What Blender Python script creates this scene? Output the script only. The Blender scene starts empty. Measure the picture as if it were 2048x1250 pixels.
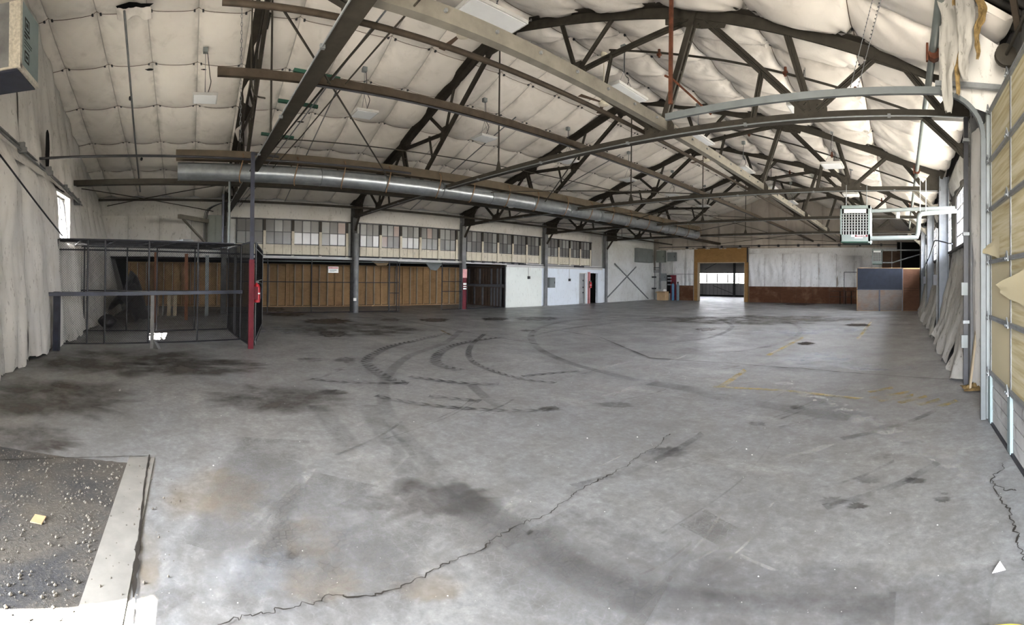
import bpy, bmesh, math, random
from mathutils import Vector, Matrix, noise
random.seed(7)
C = bpy.context.scene.collection
sc = bpy.context.scene

# ------------------------------------------------------------------ camera (swept phone panorama = cylindrical lens)
F = 905.5; CXP = 1024.0; CYP = 549.6; YAW = 0.8596; PIT = -0.0065; ROLL = -0.0113; EYE = 1.68
cam_d = bpy.data.cameras.new('camera'); cam = bpy.data.objects.new('camera', cam_d); C.objects.link(cam)
cam_d.type = 'PANO'; cam_d.panorama_type = 'CENTRAL_CYLINDRICAL'
cam_d.central_cylindrical_range_u_min = -CXP/F; cam_d.central_cylindrical_range_u_max = (2048-CXP)/F
cam_d.central_cylindrical_range_v_min = -(1250-CYP)/F; cam_d.central_cylindrical_range_v_max = CYP/F
cam_d.central_cylindrical_radius = 1.0
cam_d.clip_start = 0.05; cam_d.clip_end = 500
_er = Vector((math.cos(YAW), math.sin(YAW), 0)); _ef = Vector((-math.sin(YAW), math.cos(YAW), 0)); _eu = Vector((0, 0, 1))
_u2 = _ef*math.sin(PIT) + _eu*math.cos(PIT); _f2 = _ef*math.cos(PIT) - _eu*math.sin(PIT)
_r2 = _er*math.cos(ROLL) - _u2*math.sin(ROLL); _u3 = _er*math.sin(ROLL) + _u2*math.cos(ROLL)
M = Matrix((( _r2.x, _u3.x, -_f2.x, 0), (_r2.y, _u3.y, -_f2.y, 0), (_r2.z, _u3.z, -_f2.z, EYE), (0, 0, 0, 1)))
cam.matrix_world = M
sc.camera = cam

# ------------------------------------------------------------------ sky, sun, daylight openings
SKY = 13.0
w = bpy.data.worlds.new('world'); sc.world = w; w.use_nodes = True
nt = w.node_tree; nt.nodes.clear()
out = nt.nodes.new('ShaderNodeOutputWorld'); bg = nt.nodes.new('ShaderNodeBackground')
tc = nt.nodes.new('ShaderNodeTexCoord'); sx = nt.nodes.new('ShaderNodeSeparateXYZ'); rp = nt.nodes.new('ShaderNodeValToRGB')
nt.links.new(tc.outputs['Generated'], sx.inputs[0]); nt.links.new(sx.outputs['Z'], rp.inputs[0])
cr = rp.color_ramp      # pale hazy sky above a sun-bleached yard
cr.elements[0].position = 0.0; cr.elements[0].color = (0.57, 0.525, 0.45, 1)
cr.elements[1].position = 0.02; cr.elements[1].color = (0.92, 0.95, 1.0, 1)
nt.links.new(rp.outputs[0], bg.inputs[0]); bg.inputs[1].default_value = SKY
nt.links.new(bg.outputs[0], out.inputs[0])

sd = bpy.data.lights.new('sun', 'SUN'); sun = bpy.data.objects.new('sun', sd); C.objects.link(sun)
sd.energy = 150; sd.angle = 0.009; sd.color = (1.0, 0.93, 0.80)
sun.rotation_euler = Vector((-0.3, 0.85, -1.0)).to_track_quat('-Z', 'Y').to_euler()

def daylight(name, loc, sx_, sy_, direction, power, col=(1, 1, 1), portal=False):
    l = bpy.data.lights.new(name, 'AREA'); o = bpy.data.objects.new(name, l); C.objects.link(o)
    l.shape = 'RECTANGLE'; l.size = sx_; l.size_y = sy_; l.energy = power; l.color = col
    o.location = loc; o.rotation_euler = Vector(direction).to_track_quat('-Z', 'Z').to_euler()
    if portal: l.cycles.is_portal = True
    return o
# the open doorway behind the camera, the steel windows of the long wall, the end wall window, the next hall's windows
daylight('doorway_daylight', (-0.12, -3.8, 2.05), 1.95, 4.1, (0, 1, 0), 0, portal=True)
for yc in (10.35, 16.35, 22.35):
    daylight('window_daylight', (1.62, yc, 3.3), 4.9, 1.65, (-1, 0, 0), 0, portal=True)
daylight('end_window_daylight', (-11.1, -3.7, 3.08), 1.3, 1.1, (0, 1, 0), 0, portal=True)

sc.view_settings.view_transform = 'Standard'; sc.view_settings.look = 'None'
sc.view_settings.exposure = 3.03; sc.view_settings.gamma = 1.0; sc.view_settings.use_curve_mapping = False

# ------------------------------------------------------------------ materials
MATS = {}
def newmat(name):
    m = bpy.data.materials.new(name); m.use_nodes = True; MATS[name] = m
    b = m.node_tree.nodes['Principled BSDF']
    return m, m.node_tree, b
def N(nt, t, **k):
    n = nt.nodes.new(t)
    for a, v in k.items(): setattr(n, a, v)
    return n
def coords(nt, scale=(1, 1, 1), kind='Object'):
    t = N(nt, 'ShaderNodeTexCoord'); mp = N(nt, 'ShaderNodeMapping'); mp.inputs['Scale'].default_value = scale
    nt.links.new(t.outputs[kind], mp.inputs[0]); return mp.outputs[0]
def noise_tex(nt, vec, scale, detail=4, rough=0.55, dist=0.0):
    n = N(nt, 'ShaderNodeTexNoise'); n.inputs['Scale'].default_value = scale; n.inputs['Detail'].default_value = detail
    n.inputs['Roughness'].default_value = rough; n.inputs['Distortion'].default_value = dist
    nt.links.new(vec, n.inputs['Vector']); return n.outputs['Fac']
def ramp(nt, fac, stops):
    r = N(nt, 'ShaderNodeValToRGB'); e = r.color_ramp.elements
    while len(e) < len(stops): e.new(0.5)
    for el, (p, c) in zip(e, stops):
        el.position = p; el.color = (c[0], c[1], c[2], 1) if not isinstance(c, (int, float)) else (c, c, c, 1)
    nt.links.new(fac, r.inputs[0]); return r.outputs[0]
def mixc(nt, fac, a, b, mode='MIX'):
    m = N(nt, 'ShaderNodeMix', data_type='RGBA', blend_type=mode)
    for inp, v in ((m.inputs[0], fac), (m.inputs[6], a), (m.inputs[7], b)):
        if isinstance(v, (int, float)): inp.default_value = v
        elif isinstance(v, tuple): inp.default_value = (v[0], v[1], v[2], 1)
        else: nt.links.new(v, inp)
    return m.outputs[2]
def mathn(nt, op, a, b=0.0):
    m = N(nt, 'ShaderNodeMath', operation=op)
    for inp, v in ((m.inputs[0], a), (m.inputs[1], b)):
        if isinstance(v, (int, float)): inp.default_value = v
        else: nt.links.new(v, inp)
    return m.outputs[0]
def bump(nt, b, h, strength=0.3, dist=0.02):
    n = N(nt, 'ShaderNodeBump'); n.inputs['Strength'].default_value = strength; n.inputs['Distance'].default_value = dist
    nt.links.new(h, n.inputs['Height']); nt.links.new(n.outputs[0], b.inputs['Normal'])
def simple(name, col, rough=0.6, metal=0.0, var=0.25, scale=6.0, bmp=0.0, stretch=(1, 1, 1)):
    m, nt, b = newmat(name)
    v = coords(nt, stretch); f = noise_tex(nt, v, scale, 5, 0.6)
    d = tuple(c*(1-var) for c in col); l = tuple(min(1, c*(1+var)) for c in col)
    nt.links.new(ramp(nt, f, [(0.3, d), (0.7, l)]), b.inputs['Base Color'])
    b.inputs['Roughness'].default_value = rough; b.inputs['Metallic'].default_value = metal
    if bmp: bump(nt, b, f, bmp, 0.01)
    if rough >= 0.5 and not metal: b.inputs['Specular IOR Level'].default_value = 0.2
    return m
simple('truss_steel', (0.034, 0.030, 0.024), 0.55, 0.0, 0.3, 5)
simple('column_dark', (0.055, 0.055, 0.055), 0.5, 0.0, 0.5, 4)
simple('column_grey', (0.16, 0.165, 0.17), 0.5, 0.0, 0.3, 3)
simple('column_white', (0.20, 0.22, 0.255), 0.5, 0.0, 0.18, 3)
simple('black_steel', (0.015, 0.016, 0.022), 0.45, 0.0, 0.4, 5)
simple('navy_steel', (0.018, 0.022, 0.04), 0.45, 0.0, 0.4, 5)
simple('brown_steel', (0.032, 0.024, 0.017), 0.6, 0.0, 0.4, 6)
simple('rust', (0.085, 0.030, 0.016), 0.75, 0.0, 0.5, 9)
simple('beam_grey', (0.16, 0.15, 0.128), 0.5, 0.0, 0.2, 4)
simple('galvanised', (0.20, 0.213, 0.225), 0.42, 0.45, 0.18, 9)
simple('duct_metal', (0.26, 0.285, 0.31), 0.32, 0.7, 0.18, 5)
simple('tan_beam', (0.08, 0.064, 0.045), 0.7, 0.0, 0.2, 3)
simple('rope', (0.16, 0.10, 0.06), 0.9, 0.0, 0.3, 20)
simple('white_paint', (0.48, 0.48, 0.47), 0.45, 0.0, 0.08, 4)
simple('lamp_diffuser', (0.78, 0.80, 0.82), 0.4, 0.0, 0.03, 4)
simple('red_paint', (0.11, 0.012, 0.02), 0.5, 0.0, 0.25, 6)
simple('extinguisher_red', (0.36, 0.012, 0.02), 0.3, 0.0, 0.1, 6)
simple('pink_paint', (0.62, 0.33, 0.33), 0.6, 0.0, 0.2, 5)
simple('green_steel', (0.015, 0.05, 0.035), 0.5, 0.0, 0.3, 5)
simple('panel_grey', (0.16, 0.18, 0.165), 0.45, 0.0, 0.1, 3)
simple('box_grey', (0.165, 0.185, 0.19), 0.45, 0.0, 0.12, 3)
simple('wire_black', (0.012, 0.012, 0.013), 0.5, 0.0, 0.2, 5)
simple('heater_green', (0.13, 0.162, 0.156), 0.45, 0.0, 0.08, 3)
simple('pipe_pale', (0.15, 0.17, 0.167), 0.45, 0.0, 0.1, 4)
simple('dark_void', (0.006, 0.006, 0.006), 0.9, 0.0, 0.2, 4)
simple('foil', (0.60, 0.57, 0.50), 0.3, 0.6, 0.25, 25, 0.4)
simple('track_grey', (0.095, 0.107, 0.112), 0.45, 0.2, 0.15, 4)
simple('foam_blue', (0.21, 0.265, 0.275), 0.6, 0.0, 0.06, 4)
simple('insulation_yellow', (0.19, 0.13, 0.055), 0.95, 0.0, 0.5, 14, 0.8)
simple('cardboard', (0.42, 0.29, 0.17), 0.85, 0.0, 0.12, 5)
simple('cylinder_blue', (0.05, 0.15, 0.26), 0.4, 0.0, 0.15, 5)
simple('cylinder_grey', (0.12, 0.17, 0.20), 0.4, 0.0, 0.15, 5)
simple('wood_frame', (0.34, 0.22, 0.11), 0.8, 0.0, 0.2, 6, 0.0, (6, 6, 0.6))
simple('wood_post', (0.20, 0.085, 0.045), 0.8, 0.0, 0.3, 6, 0.0, (6, 6, 0.6))
simple('wood_pale', (0.34, 0.28, 0.20), 0.8, 0.0, 0.2, 6, 0.0, (6, 6, 0.6))
simple('grey_board', (0.17, 0.175, 0.19), 0.8, 0.0, 0.2, 5)
simple('grey_door', (0.30, 0.31, 0.32), 0.5, 0.0, 0.12, 4)
simple('deck_metal', (0.022, 0.020, 0.018), 0.6, 0.3, 0.4, 5)
simple('green_band', (0.03, 0.10, 0.05), 0.6, 0.0, 0.2, 5)
simple('hall_wall', (0.36, 0.355, 0.36), 0.8, 0.0, 0.08, 2)
simple('navy_board', (0.008, 0.011, 0.019), 0.6, 0.0, 0.18, 4)
simple('black_print', (0.02, 0.02, 0.02), 0.7, 0.0, 0.1, 4)
simple('white_print', (0.8, 0.8, 0.8), 0.7, 0.0, 0.05, 4)
simple('yellow_cord', (0.65, 0.55, 0.10), 0.5, 0.0, 0.1, 5)
simple('paper_white', (0.85, 0.85, 0.83), 0.8, 0.0, 0.03, 5)
simple('stone', (0.13, 0.12, 0.105), 0.9, 0.0, 0.5, 7)

def wood_sheet(name, a, b_, dirt, ds=0.5, scale=(1.2, 1.2, 7)):
    m, nt, b = newmat(name)
    v = coords(nt, scale); g = noise_tex(nt, v, 3.0, 6, 0.6, 0.6); c1 = ramp(nt, g, [(0.25, a), (0.75, b_)])
    v2 = coords(nt); s = noise_tex(nt, v2, 1.6, 5, 0.6, 0.3); k = ramp(nt, s, [(0.48, 0.0), (0.68, ds)])
    nt.links.new(mixc(nt, k, c1, dirt), b.inputs['Base Color']); b.inputs['Roughness'].default_value = 0.8; b.inputs['Specular IOR Level'].default_value = 0.15
    return m
wood_sheet('plywood_brown', (0.25, 0.15, 0.068), (0.34, 0.215, 0.105), (0.12, 0.07, 0.035), 0.35)
wood_sheet('plywood_header', (0.20, 0.115, 0.042), (0.28, 0.165, 0.065), (0.18, 0.10, 0.035), 0.4)
wood_sheet('wainscot', (0.056, 0.022, 0.013), (0.095, 0.043, 0.022), (0.16, 0.10, 0.06), 0.5)
wood_sheet('ply_red', (0.058, 0.028, 0.017), (0.09, 0.045, 0.028), (0.10, 0.05, 0.03), 0.5)
wood_sheet('ply_grey', (0.09, 0.077, 0.070), (0.14, 0.125, 0.114), (0.13, 0.075, 0.05), 0.65)
wood_sheet('brown_wall', (0.085, 0.055, 0.038), (0.125, 0.085, 0.06), (0.05, 0.035, 0.03), 0.5)

def fabric(name, base, dark, stain, bstr=0.5, sc_=1.0, speck=0.0, seam=0.0, stretch=(1, 1, 1)):
    m, nt, b = newmat(name)
    v = coords(nt); big = noise_tex(nt, v, 0.55*sc_, 4, 0.55, 0.2); c1 = ramp(nt, big, [(0.30, dark), (0.62, base)])
    vs = coords(nt, (1.3, 1.3, 0.5)); st = noise_tex(nt, vs, 1.7*sc_, 6, 0.62, 0.4); k = ramp(nt, st, [(0.57, 0.0), (0.80, 0.6)])
    c2 = mixc(nt, k, c1, stain)
    if seam:     # grime gathered along the lapped edges of each sheet
        uv = N(nt, 'ShaderNodeUVMap'); sep = N(nt, 'ShaderNodeSeparateXYZ'); nt.links.new(uv.outputs[0], sep.inputs[0])
        d = mathn(nt, 'ABSOLUTE', mathn(nt, 'SUBTRACT', sep.outputs['X'], 0.5)); nn = noise_tex(nt, v, 2.6, 5, 0.6)
        line = ramp(nt, d, [(0.484, 0.0), (0.495, 1.0)]); soft = ramp(nt, d, [(0.36, 0.0), (0.5, 0.7)])
        kk = mathn(nt, 'MULTIPLY', mathn(nt, 'MAXIMUM', mathn(nt, 'MULTIPLY', line, 0.9), mathn(nt, 'MULTIPLY', soft, ramp(nt, nn, [(0.42, 0.0), (0.66, 1.0)]))), seam)
        c2 = mixc(nt, kk, c2, tuple(c*0.38 for c in base))
    if speck:
        vv = coords(nt, (2.2, 2.2, 0.8)); sp = noise_tex(nt, vv, 6.0, 5, 0.7, 0.3); kk = ramp(nt, sp, [(0.585, 0.0), (0.66, speck)])
        c2 = mixc(nt, kk, c2, (0.05, 0.045, 0.04))
    nt.links.new(c2, b.inputs['Base Color']); b.inputs['Roughness'].default_value = 0.7; b.inputs['Specular IOR Level'].default_value = 0.2
    w1 = coords(nt, stretch); h = noise_tex(nt, w1, 2.2, 5, 0.5, 1.2)
    bump(nt, b, h, bstr, 0.08)
    return m
fabric('liner', (0.74, 0.70, 0.65), (0.62, 0.58, 0.535), (0.42, 0.385, 0.345), 0.22, 1.0, 0.0, 0.9)
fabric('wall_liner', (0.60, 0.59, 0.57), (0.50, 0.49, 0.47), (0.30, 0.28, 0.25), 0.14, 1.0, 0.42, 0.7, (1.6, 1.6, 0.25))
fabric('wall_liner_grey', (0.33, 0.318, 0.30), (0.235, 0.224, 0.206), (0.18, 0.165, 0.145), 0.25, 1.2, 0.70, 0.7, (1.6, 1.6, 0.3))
fabric('far_liner', (0.62, 0.63, 0.64), (0.50, 0.50, 0.50), (0.32, 0.31, 0.29), 0.30, 0.8, 0.35, 0.8, (1.6, 1.6, 0.4))
fabric('gable_liner', (0.40, 0.36, 0.32), (0.31, 0.28, 0.25), (0.20, 0.18, 0.155), 0.35, 0.8, 0.0, 0.6)
fabric('cream_panel', (0.60, 0.56, 0.46), (0.50, 0.46, 0.37), (0.30, 0.27, 0.22), 0.1, 1.6, 0.6)
fabric('white_wall', (0.70, 0.735, 0.705), (0.63, 0.66, 0.63), (0.48, 0.46, 0.40), 0.08, 0.8, 0.25)
fabric('white_wall_blue', (0.68, 0.74, 0.81), (0.62, 0.67, 0.73), (0.45, 0.46, 0.46), 0.08, 0.8, 0.25)
fabric('white_wall_old', (0.56, 0.58, 0.58), (0.46, 0.47, 0.46), (0.30, 0.28, 0.25), 0.15, 1.2, 0.35)
fabric('door_cream', (0.45, 0.405, 0.28), (0.40, 0.355, 0.235), (0.46, 0.38, 0.22), 0.05, 1.0, 0.0)
fabric('corrugated_white', (0.50, 0.51, 0.50), (0.40, 0.41, 0.40), (0.25, 0.22, 0.19), 0.1, 1.4, 0.4)
fabric('door_weathered', (0.44, 0.45, 0.45), (0.33, 0.33, 0.33), (0.16, 0.145, 0.13), 0.3, 2.5, 0.5)

# yellow foam core of the big door, bared in slanting streaks where its skin has peeled
m, nt, b = newmat('door_streaked')
v = coords(nt, (1, 1.0, 1)); rot = N(nt, 'ShaderNodeMapping'); rot.inputs['Rotation'].default_value = (0.45, 0, 0); rot.inputs['Scale'].default_value = (1, 0.5, 11)
nt.links.new(v, rot.inputs[0]); st = noise_tex(nt, rot.outputs[0], 1.6, 5, 0.6, 0.2)
nt.links.new(ramp(nt, st, [(0.32, (0.28, 0.225, 0.11)), (0.5, (0.43, 0.38, 0.24)), (0.72, (0.52, 0.49, 0.38))]), b.inputs['Base Color']); b.inputs['Roughness'].default_value = 0.8
bump(nt, b, st, 0.3, 0.02)

# clerestory panes: old ribbed plastic, grey to milky
def pane(name, col):
    m, nt, b = newmat(name)
    v = coords(nt, (1, 1, 1)); wv = N(nt, 'ShaderNodeTexWave'); wv.bands_direction = 'Y'; wv.inputs['Scale'].default_value = 9.0; wv.inputs['Distortion'].default_value = 0.6
    nt.links.new(v, wv.inputs['Vector']); nz = noise_tex(nt, v, 3, 4)
    c1 = ramp(nt, wv.outputs['Fac'], [(0.2, tuple(c*0.72 for c in col)), (0.8, col)])
    nt.links.new(mixc(nt, mathn(nt, 'MULTIPLY', nz, 0.7), c1, tuple(c*0.6 for c in col)), b.inputs['Base Color'])
    b.inputs['Roughness'].default_value = 0.25
pane('pane_grey', (0.19, 0.19, 0.19)); pane('pane_mid', (0.33, 0.34, 0.34)); pane('pane_milky', (0.70, 0.72, 0.74)); pane('pane_pink', (0.38, 0.30, 0.28))

for gname, gmix in (('window_glass', 0.26), ('hall_glass', 0.72)):     # dusty glass
  m, nt, b = newmat(gname)
  b.inputs['Base Color'].default_value = (0.55, 0.58, 0.60, 1); b.inputs['Roughness'].default_value = 0.3
  tr = N(nt, 'ShaderNodeBsdfTransparent'); mx = N(nt, 'ShaderNodeMixShader'); mx.inputs[0].default_value = gmix
  nt.links.new(tr.outputs[0], mx.inputs[1]); nt.links.new(b.outputs[0], mx.inputs[2]); nt.links.new(mx.outputs[0], nt.nodes['Material Output'].inputs[0])

# concrete floor
m, nt, b = newmat('concrete')
v = coords(nt); L1 = noise_tex(nt, v, 0.16, 5, 0.6, 0.4); L2 = noise_tex(nt, v, 0.9, 6, 0.65, 0.3); L3 = noise_tex(nt, v, 14, 6, 0.75); L4 = noise_tex(nt, v, 4.5, 6, 0.7, 0.6)
vst = coords(nt, (0.35, 1.6, 1)); sk = noise_tex(nt, vst, 1.1, 6, 0.65, 0.3)
c1 = ramp(nt, L1, [(0.30, (0.195, 0.202, 0.217)), (0.50, (0.25, 0.258, 0.274)), (0.70, (0.30, 0.302, 0.305))])
c2 = mixc(nt, ramp(nt, L2, [(0.42, 0.0), (0.75, 0.55)]), c1, (0.15, 0.14, 0.128))
c3 = mixc(nt, ramp(nt, sk, [(0.55, 0.0), (0.74, 0.55)]), c2, (0.42, 0.42, 0.41))
c4 = mixc(nt, ramp(nt, L3, [(0.42, 0.0), (0.66, 0.62)]), c3, (0.12, 0.121, 0.124)); c4 = mixc(nt, ramp(nt, L3, [(0.28, 0.5), (0.42, 0.0)]), c4, (0.46, 0.465, 0.47))
c5 = mixc(nt, ramp(nt, L4, [(0.40, 0.42), (0.56, 0.0)]), c4, (0.12, 0.115, 0.11)); c6 = mixc(nt, ramp(nt, L4, [(0.60, 0.0), (0.75, 0.4)]), c5, (0.42, 0.42, 0.41))
nt.links.new(c6, b.inputs['Base Color'])
nt.links.new(ramp(nt, L2, [(0.3, 0.28), (0.7, 0.55)]), b.inputs['Roughness']); bump(nt, b, L3, 0.25, 0.006)
# loose asphalt grit at the threshold
m, nt, b = newmat('asphalt')
v = coords(nt); g = noise_tex(nt, v, 42, 4, 0.8); L = noise_tex(nt, v, 1.2, 5, 0.6, 0.5)
c1 = ramp(nt, L, [(0.40, (0.036, 0.037, 0.041)), (0.70, (0.105, 0.092, 0.073))]); c2 = mixc(nt, ramp(nt, g, [(0.50, 0.0), (0.75, 0.5)]), c1, (0.17, 0.155, 0.125))
nt.links.new(c2, b.inputs['Base Color']); b.inputs['Roughness'].default_value = 0.95; bump(nt, b, g, 0.8, 0.02)
simple('concrete_pale', (0.215, 0.208, 0.195), 0.8, 0.0, 0.15, 5)

def decal(name, col, lo, hi, scale, strength, tread=None, rough=0.6, stretch=(1, 1, 1)):
    """flat mark on the floor: colour with a ragged, worn-through edge; tread = bars per metre of a tyre print"""
    m, nt, b = newmat(name); b.inputs['Base Color'].default_value = (*col, 1); b.inputs['Roughness'].default_value = rough
    v = coords(nt, stretch); f = noise_tex(nt, v, scale, 6, 0.68, 0.2); a = ramp(nt, f, [(lo, 0.0), (hi, strength)])
    uv = N(nt, 'ShaderNodeUVMap'); sep = N(nt, 'ShaderNodeSeparateXYZ'); nt.links.new(uv.outputs[0], sep.inputs[0])
    d = mathn(nt, 'ABSOLUTE', mathn(nt, 'SUBTRACT', sep.outputs['Y'], 0.5)); edge = ramp(nt, d, [(0.34, 1.0), (0.5, 0.0)])
    a = mathn(nt, 'MULTIPLY', a, edge)
    if tread == 'block':
        vo = N(nt, 'ShaderNodeTexVoronoi', feature='DISTANCE_TO_EDGE'); vo.inputs['Scale'].default_value = 19
        nt.links.new(v, vo.inputs['Vector']); a = mathn(nt, 'MULTIPLY', a, ramp(nt, vo.outputs['Distance'], [(0.0, 0.35), (0.10, 1.0)]))
    elif tread:
        ph = mathn(nt, 'ADD', mathn(nt, 'MULTIPLY', sep.outputs['X'], tread*2*math.pi), mathn(nt, 'MULTIPLY', d, 9.0))
        a = mathn(nt, 'MULTIPLY', a, ramp(nt, mathn(nt, 'SINE', ph), [(0.0, 0.25), (0.35, 1.0)]))
    tr = N(nt, 'ShaderNodeBsdfTransparent'); mx = N(nt, 'ShaderNodeMixShader')
    nt.links.new(a, mx.inputs[0]); nt.links.new(tr.outputs[0], mx.inputs[1]); nt.links.new(b.outputs[0], mx.inputs[2])
    nt.links.new(mx.outputs[0], nt.nodes['Material Output'].inputs[0])
decal('tyre_plain', (0.075, 0.075, 0.078), 0.30, 0.75, 1.6, 0.40)
decal('tyre_bars', (0.05, 0.05, 0.052), 0.28, 0.62, 1.4, 0.8, 5.0)
decal('tyre_blocks', (0.13, 0.128, 0.124), 0.34, 0.70, 1.3, 0.6, 'block')
decal('oil', (0.022, 0.017, 0.014), 0.20, 0.50, 1.3, 0.95, None, 0.35)
decal('oil_faint', (0.06, 0.055, 0.05), 0.30, 0.70, 2.0, 0.7)
decal('dirt', (0.075, 0.066, 0.058), 0.34, 0.66, 1.2, 0.9)
decal('pale_scuff', (0.50, 0.50, 0.49), 0.46, 0.72, 4.5, 0.6, None, 0.8, (1, 1, 1))
decal('dark_scuff', (0.10, 0.10, 0.102), 0.40, 0.70, 2.5, 0.5)
decal('pale_wash', (0.42, 0.45, 0.50), 0.40, 0.72, 1.6, 0.75, None, 0.35)  # bluish wash; the right-hand patches paint window reflections onto the floor
decal('yellow_line', (0.40, 0.305, 0.11), 0.34, 0.62, 3.0, 0.70)
decal('crack_dark', (0.022, 0.019, 0.016), 0.10, 0.30, 4.0, 1.0)
decal('tan_dust', (0.33, 0.26, 0.17), 0.40, 0.75, 1.4, 0.6)

# ------------------------------------------------------------------ mesh helpers
class MB:
    def __init__(s): s.v = []; s.f = []; s.uv = []; s.smooth = False
    def add(s, vs, fs, uvs=None):
        o = len(s.v); s.v += [Vector(p) for p in vs]; s.f += [tuple(i+o for i in f) for f in fs]
        s.uv += uvs if uvs else [(0, 0)]*len(vs)
        return s
    def box(s, x0, x1, y0, y1, z0, z1):
        return s.add([(x0,y0,z0),(x1,y0,z0),(x1,y1,z0),(x0,y1,z0),(x0,y0,z1),(x1,y0,z1),(x1,y1,z1),(x0,y1,z1)],
                     [(0,3,2,1),(4,5,6,7),(0,1,5,4),(1,2,6,5),(2,3,7,6),(3,0,4,7)])
    def bar(s, p, q, w, h=None, up=(0,0,1), off=(0,0)):
        """box along p-q, w across, h along up"""
        p = Vector(p); q = Vector(q); h = h or w; d = (q-p).normalized(); u = Vector(up)
        if abs(d.dot(u)) > 0.98: u = Vector((1,0,0))
        sd = d.cross(u).normalized(); u = sd.cross(d).normalized()
        p = p+sd*off[0]+u*off[1]; q = q+sd*off[0]+u*off[1]
        a = [p+sd*i*w/2+u*j*h/2 for i, j in ((-1,-1),(1,-1),(1,1),(-1,1))]; c = [x+(q-p) for x in a]
        return s.add(a+c, [(0,1,2,3),(7,6,5,4),(0,4,5,1),(1,5,6,2),(2,6,7,3),(3,7,4,0)])
    def ibeam(s, p, q, w, h, t=0.02, up=(0,0,1)):
        s.bar(p, q, w, t, up, (0, h/2-t/2)); s.bar(p, q, w, t, up, (0, -h/2+t/2)); return s.bar(p, q, t, h-2*t, up)
    def channel(s, p, q, w, h, t=0.015, up=(0,0,1), side=1):
        s.bar(p, q, w, t, up, (0, h/2-t/2)); s.bar(p, q, w, t, up, (0, -h/2+t/2)); return s.bar(p, q, t, h-2*t, up, (side*(w/2-t/2), 0))
    def dangle(s, p, q, w, t=0.012, up=(0,0,1), gap=0.012):
        """a pair of back-to-back steel angles"""
        s.bar(p, q, 2*w+gap, t, up, (0, w/2)); s.bar(p, q, t, w, up, (gap/2+t/2, 0)); return s.bar(p, q, t, w, up, (-gap/2-t/2, 0))
    def tube(s, pts, r, n=8, cap=True):
        pts = [Vector(p) for p in pts]; rings = []
        prev = None
        for i, p in enumerate(pts):
            d = (pts[min(i+1, len(pts)-1)]-pts[max(i-1, 0)]).normalized()
            if prev is None:
                u = Vector((0,0,1)) if abs(d.z) < 0.9 else Vector((1,0,0)); a = d.cross(u).normalized()
            else: a = (prev-d*prev.dot(d)).normalized()
            prev = a; b = d.cross(a); rr = r[i] if isinstance(r, (list, tuple)) else r
            rings.append([p+(a*math.cos(2*math.pi*k/n)+b*math.sin(2*math.pi*k/n))*rr for k in range(n)])
        vs = [x for rg in rings for x in rg]; fs = []
        for i in range(len(pts)-1):
            for k in range(n): fs.append((i*n+k, i*n+(k+1)%n, (i+1)*n+(k+1)%n, (i+1)*n+k))
        if cap: fs += [tuple(reversed(range(n))), tuple((len(pts)-1)*n+k for k in range(n))]
        s.smooth = n > 6
        return s.add(vs, fs)
    def plate(s, poly, axis, c, t):
        """polygon extruded t thick; poly in the two other axes"""
        def P(a, b, k): return {'x': (k, a, b), 'y': (a, k, b), 'z': (a, b, k)}[axis]
        n = len(poly); vs = [P(a, b, c-t/2) for a, b in poly]+[P(a, b, c+t/2) for a, b in poly]
        return s.add(vs, [tuple(reversed(range(n))), tuple(range(n, 2*n))]+[(i, (i+1)%n, n+(i+1)%n, n+i) for i in range(n)])
    def grid(s, fn, nu, nv, keep=None):
        o = len(s.v); 
        for j in range(nv+1):
            for i in range(nu+1):
                s.v.append(Vector(fn(i/nu, j/nv))); s.uv.append((i/nu, j/nv))
        for j in range(nv):
            for i in range(nu):
                a = o+j*(nu+1)+i
                if keep is None or keep((s.v[a]+s.v[a+nu+2])/2): s.f.append((a, a+1, a+nu+2, a+nu+1))
        s.smooth = True; return s
    def lathe(s, c, prof, n=16, axis='z'):
        vs = []; fs = []
        for r, h in prof:
            for k in range(n):
                a = 2*math.pi*k/n; x, y = r*math.cos(a), r*math.sin(a)
                vs.append(Vector(c)+Vector({'z': (x, y, h), 'y': (x, h, y), 'x': (h, x, y)}[axis]))
        for i in range(len(prof)-1):
            for k in range(n): fs.append((i*n+k, i*n+(k+1)%n, (i+1)*n+(k+1)%n, (i+1)*n+k))
        fs += [tuple(reversed(range(n))), tuple((len(prof)-1)*n+k for k in range(n))]
        s.smooth = True; return s.add(vs, fs)

def origin(o):
    p = Vector((0,0,0))
    while o is not None: p += o.location; o = o.parent
    return p
def obj(name, mb, mat, parent=None, stuff=False, label=None, loc=None):
    me = bpy.data.meshes.new(name); base = origin(parent) if parent else Vector((0,0,0))
    if loc is not None: base = base+(Vector(loc)-base)
    me.from_pydata([tuple(v-base) for v in mb.v], [], mb.f)
    ul = me.uv_layers.new(name='UVMap')
    li = [0]*len(me.loops); me.loops.foreach_get('vertex_index', li)
    ul.data.foreach_set('uv', [c for i in li for c in mb.uv[i]])
    if mb.smooth:
        me.polygons.foreach_set('use_smooth', [True]*len(me.polygons))
        if hasattr(me, 'set_sharp_from_angle'): me.set_sharp_from_angle(angle=0.9)
    me.materials.append(MATS[mat]); o = bpy.data.objects.new(name, me); C.objects.link(o)
    if parent:
        o.parent = parent
        if loc is not None: o.location = Vector(loc)-origin(parent)
    elif loc is not None: o.location = loc
    if stuff: o['kind'] = 'stuff'
    if label: o['label'] = label
    return o
def thing(name, label, cat, loc=(0,0,0), group=None, kind=None):
    o = bpy.data.objects.new(name, None); C.objects.link(o); o.location = loc; o.empty_display_size = 0.2
    o['label'] = label; o['category'] = cat
    if group: o['group'] = group
    if kind: o['kind'] = kind
    return o
def tag(o, label, cat, group=None):
    o['label'] = label; o['category'] = cat
    if group: o['group'] = group
    return o
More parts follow.
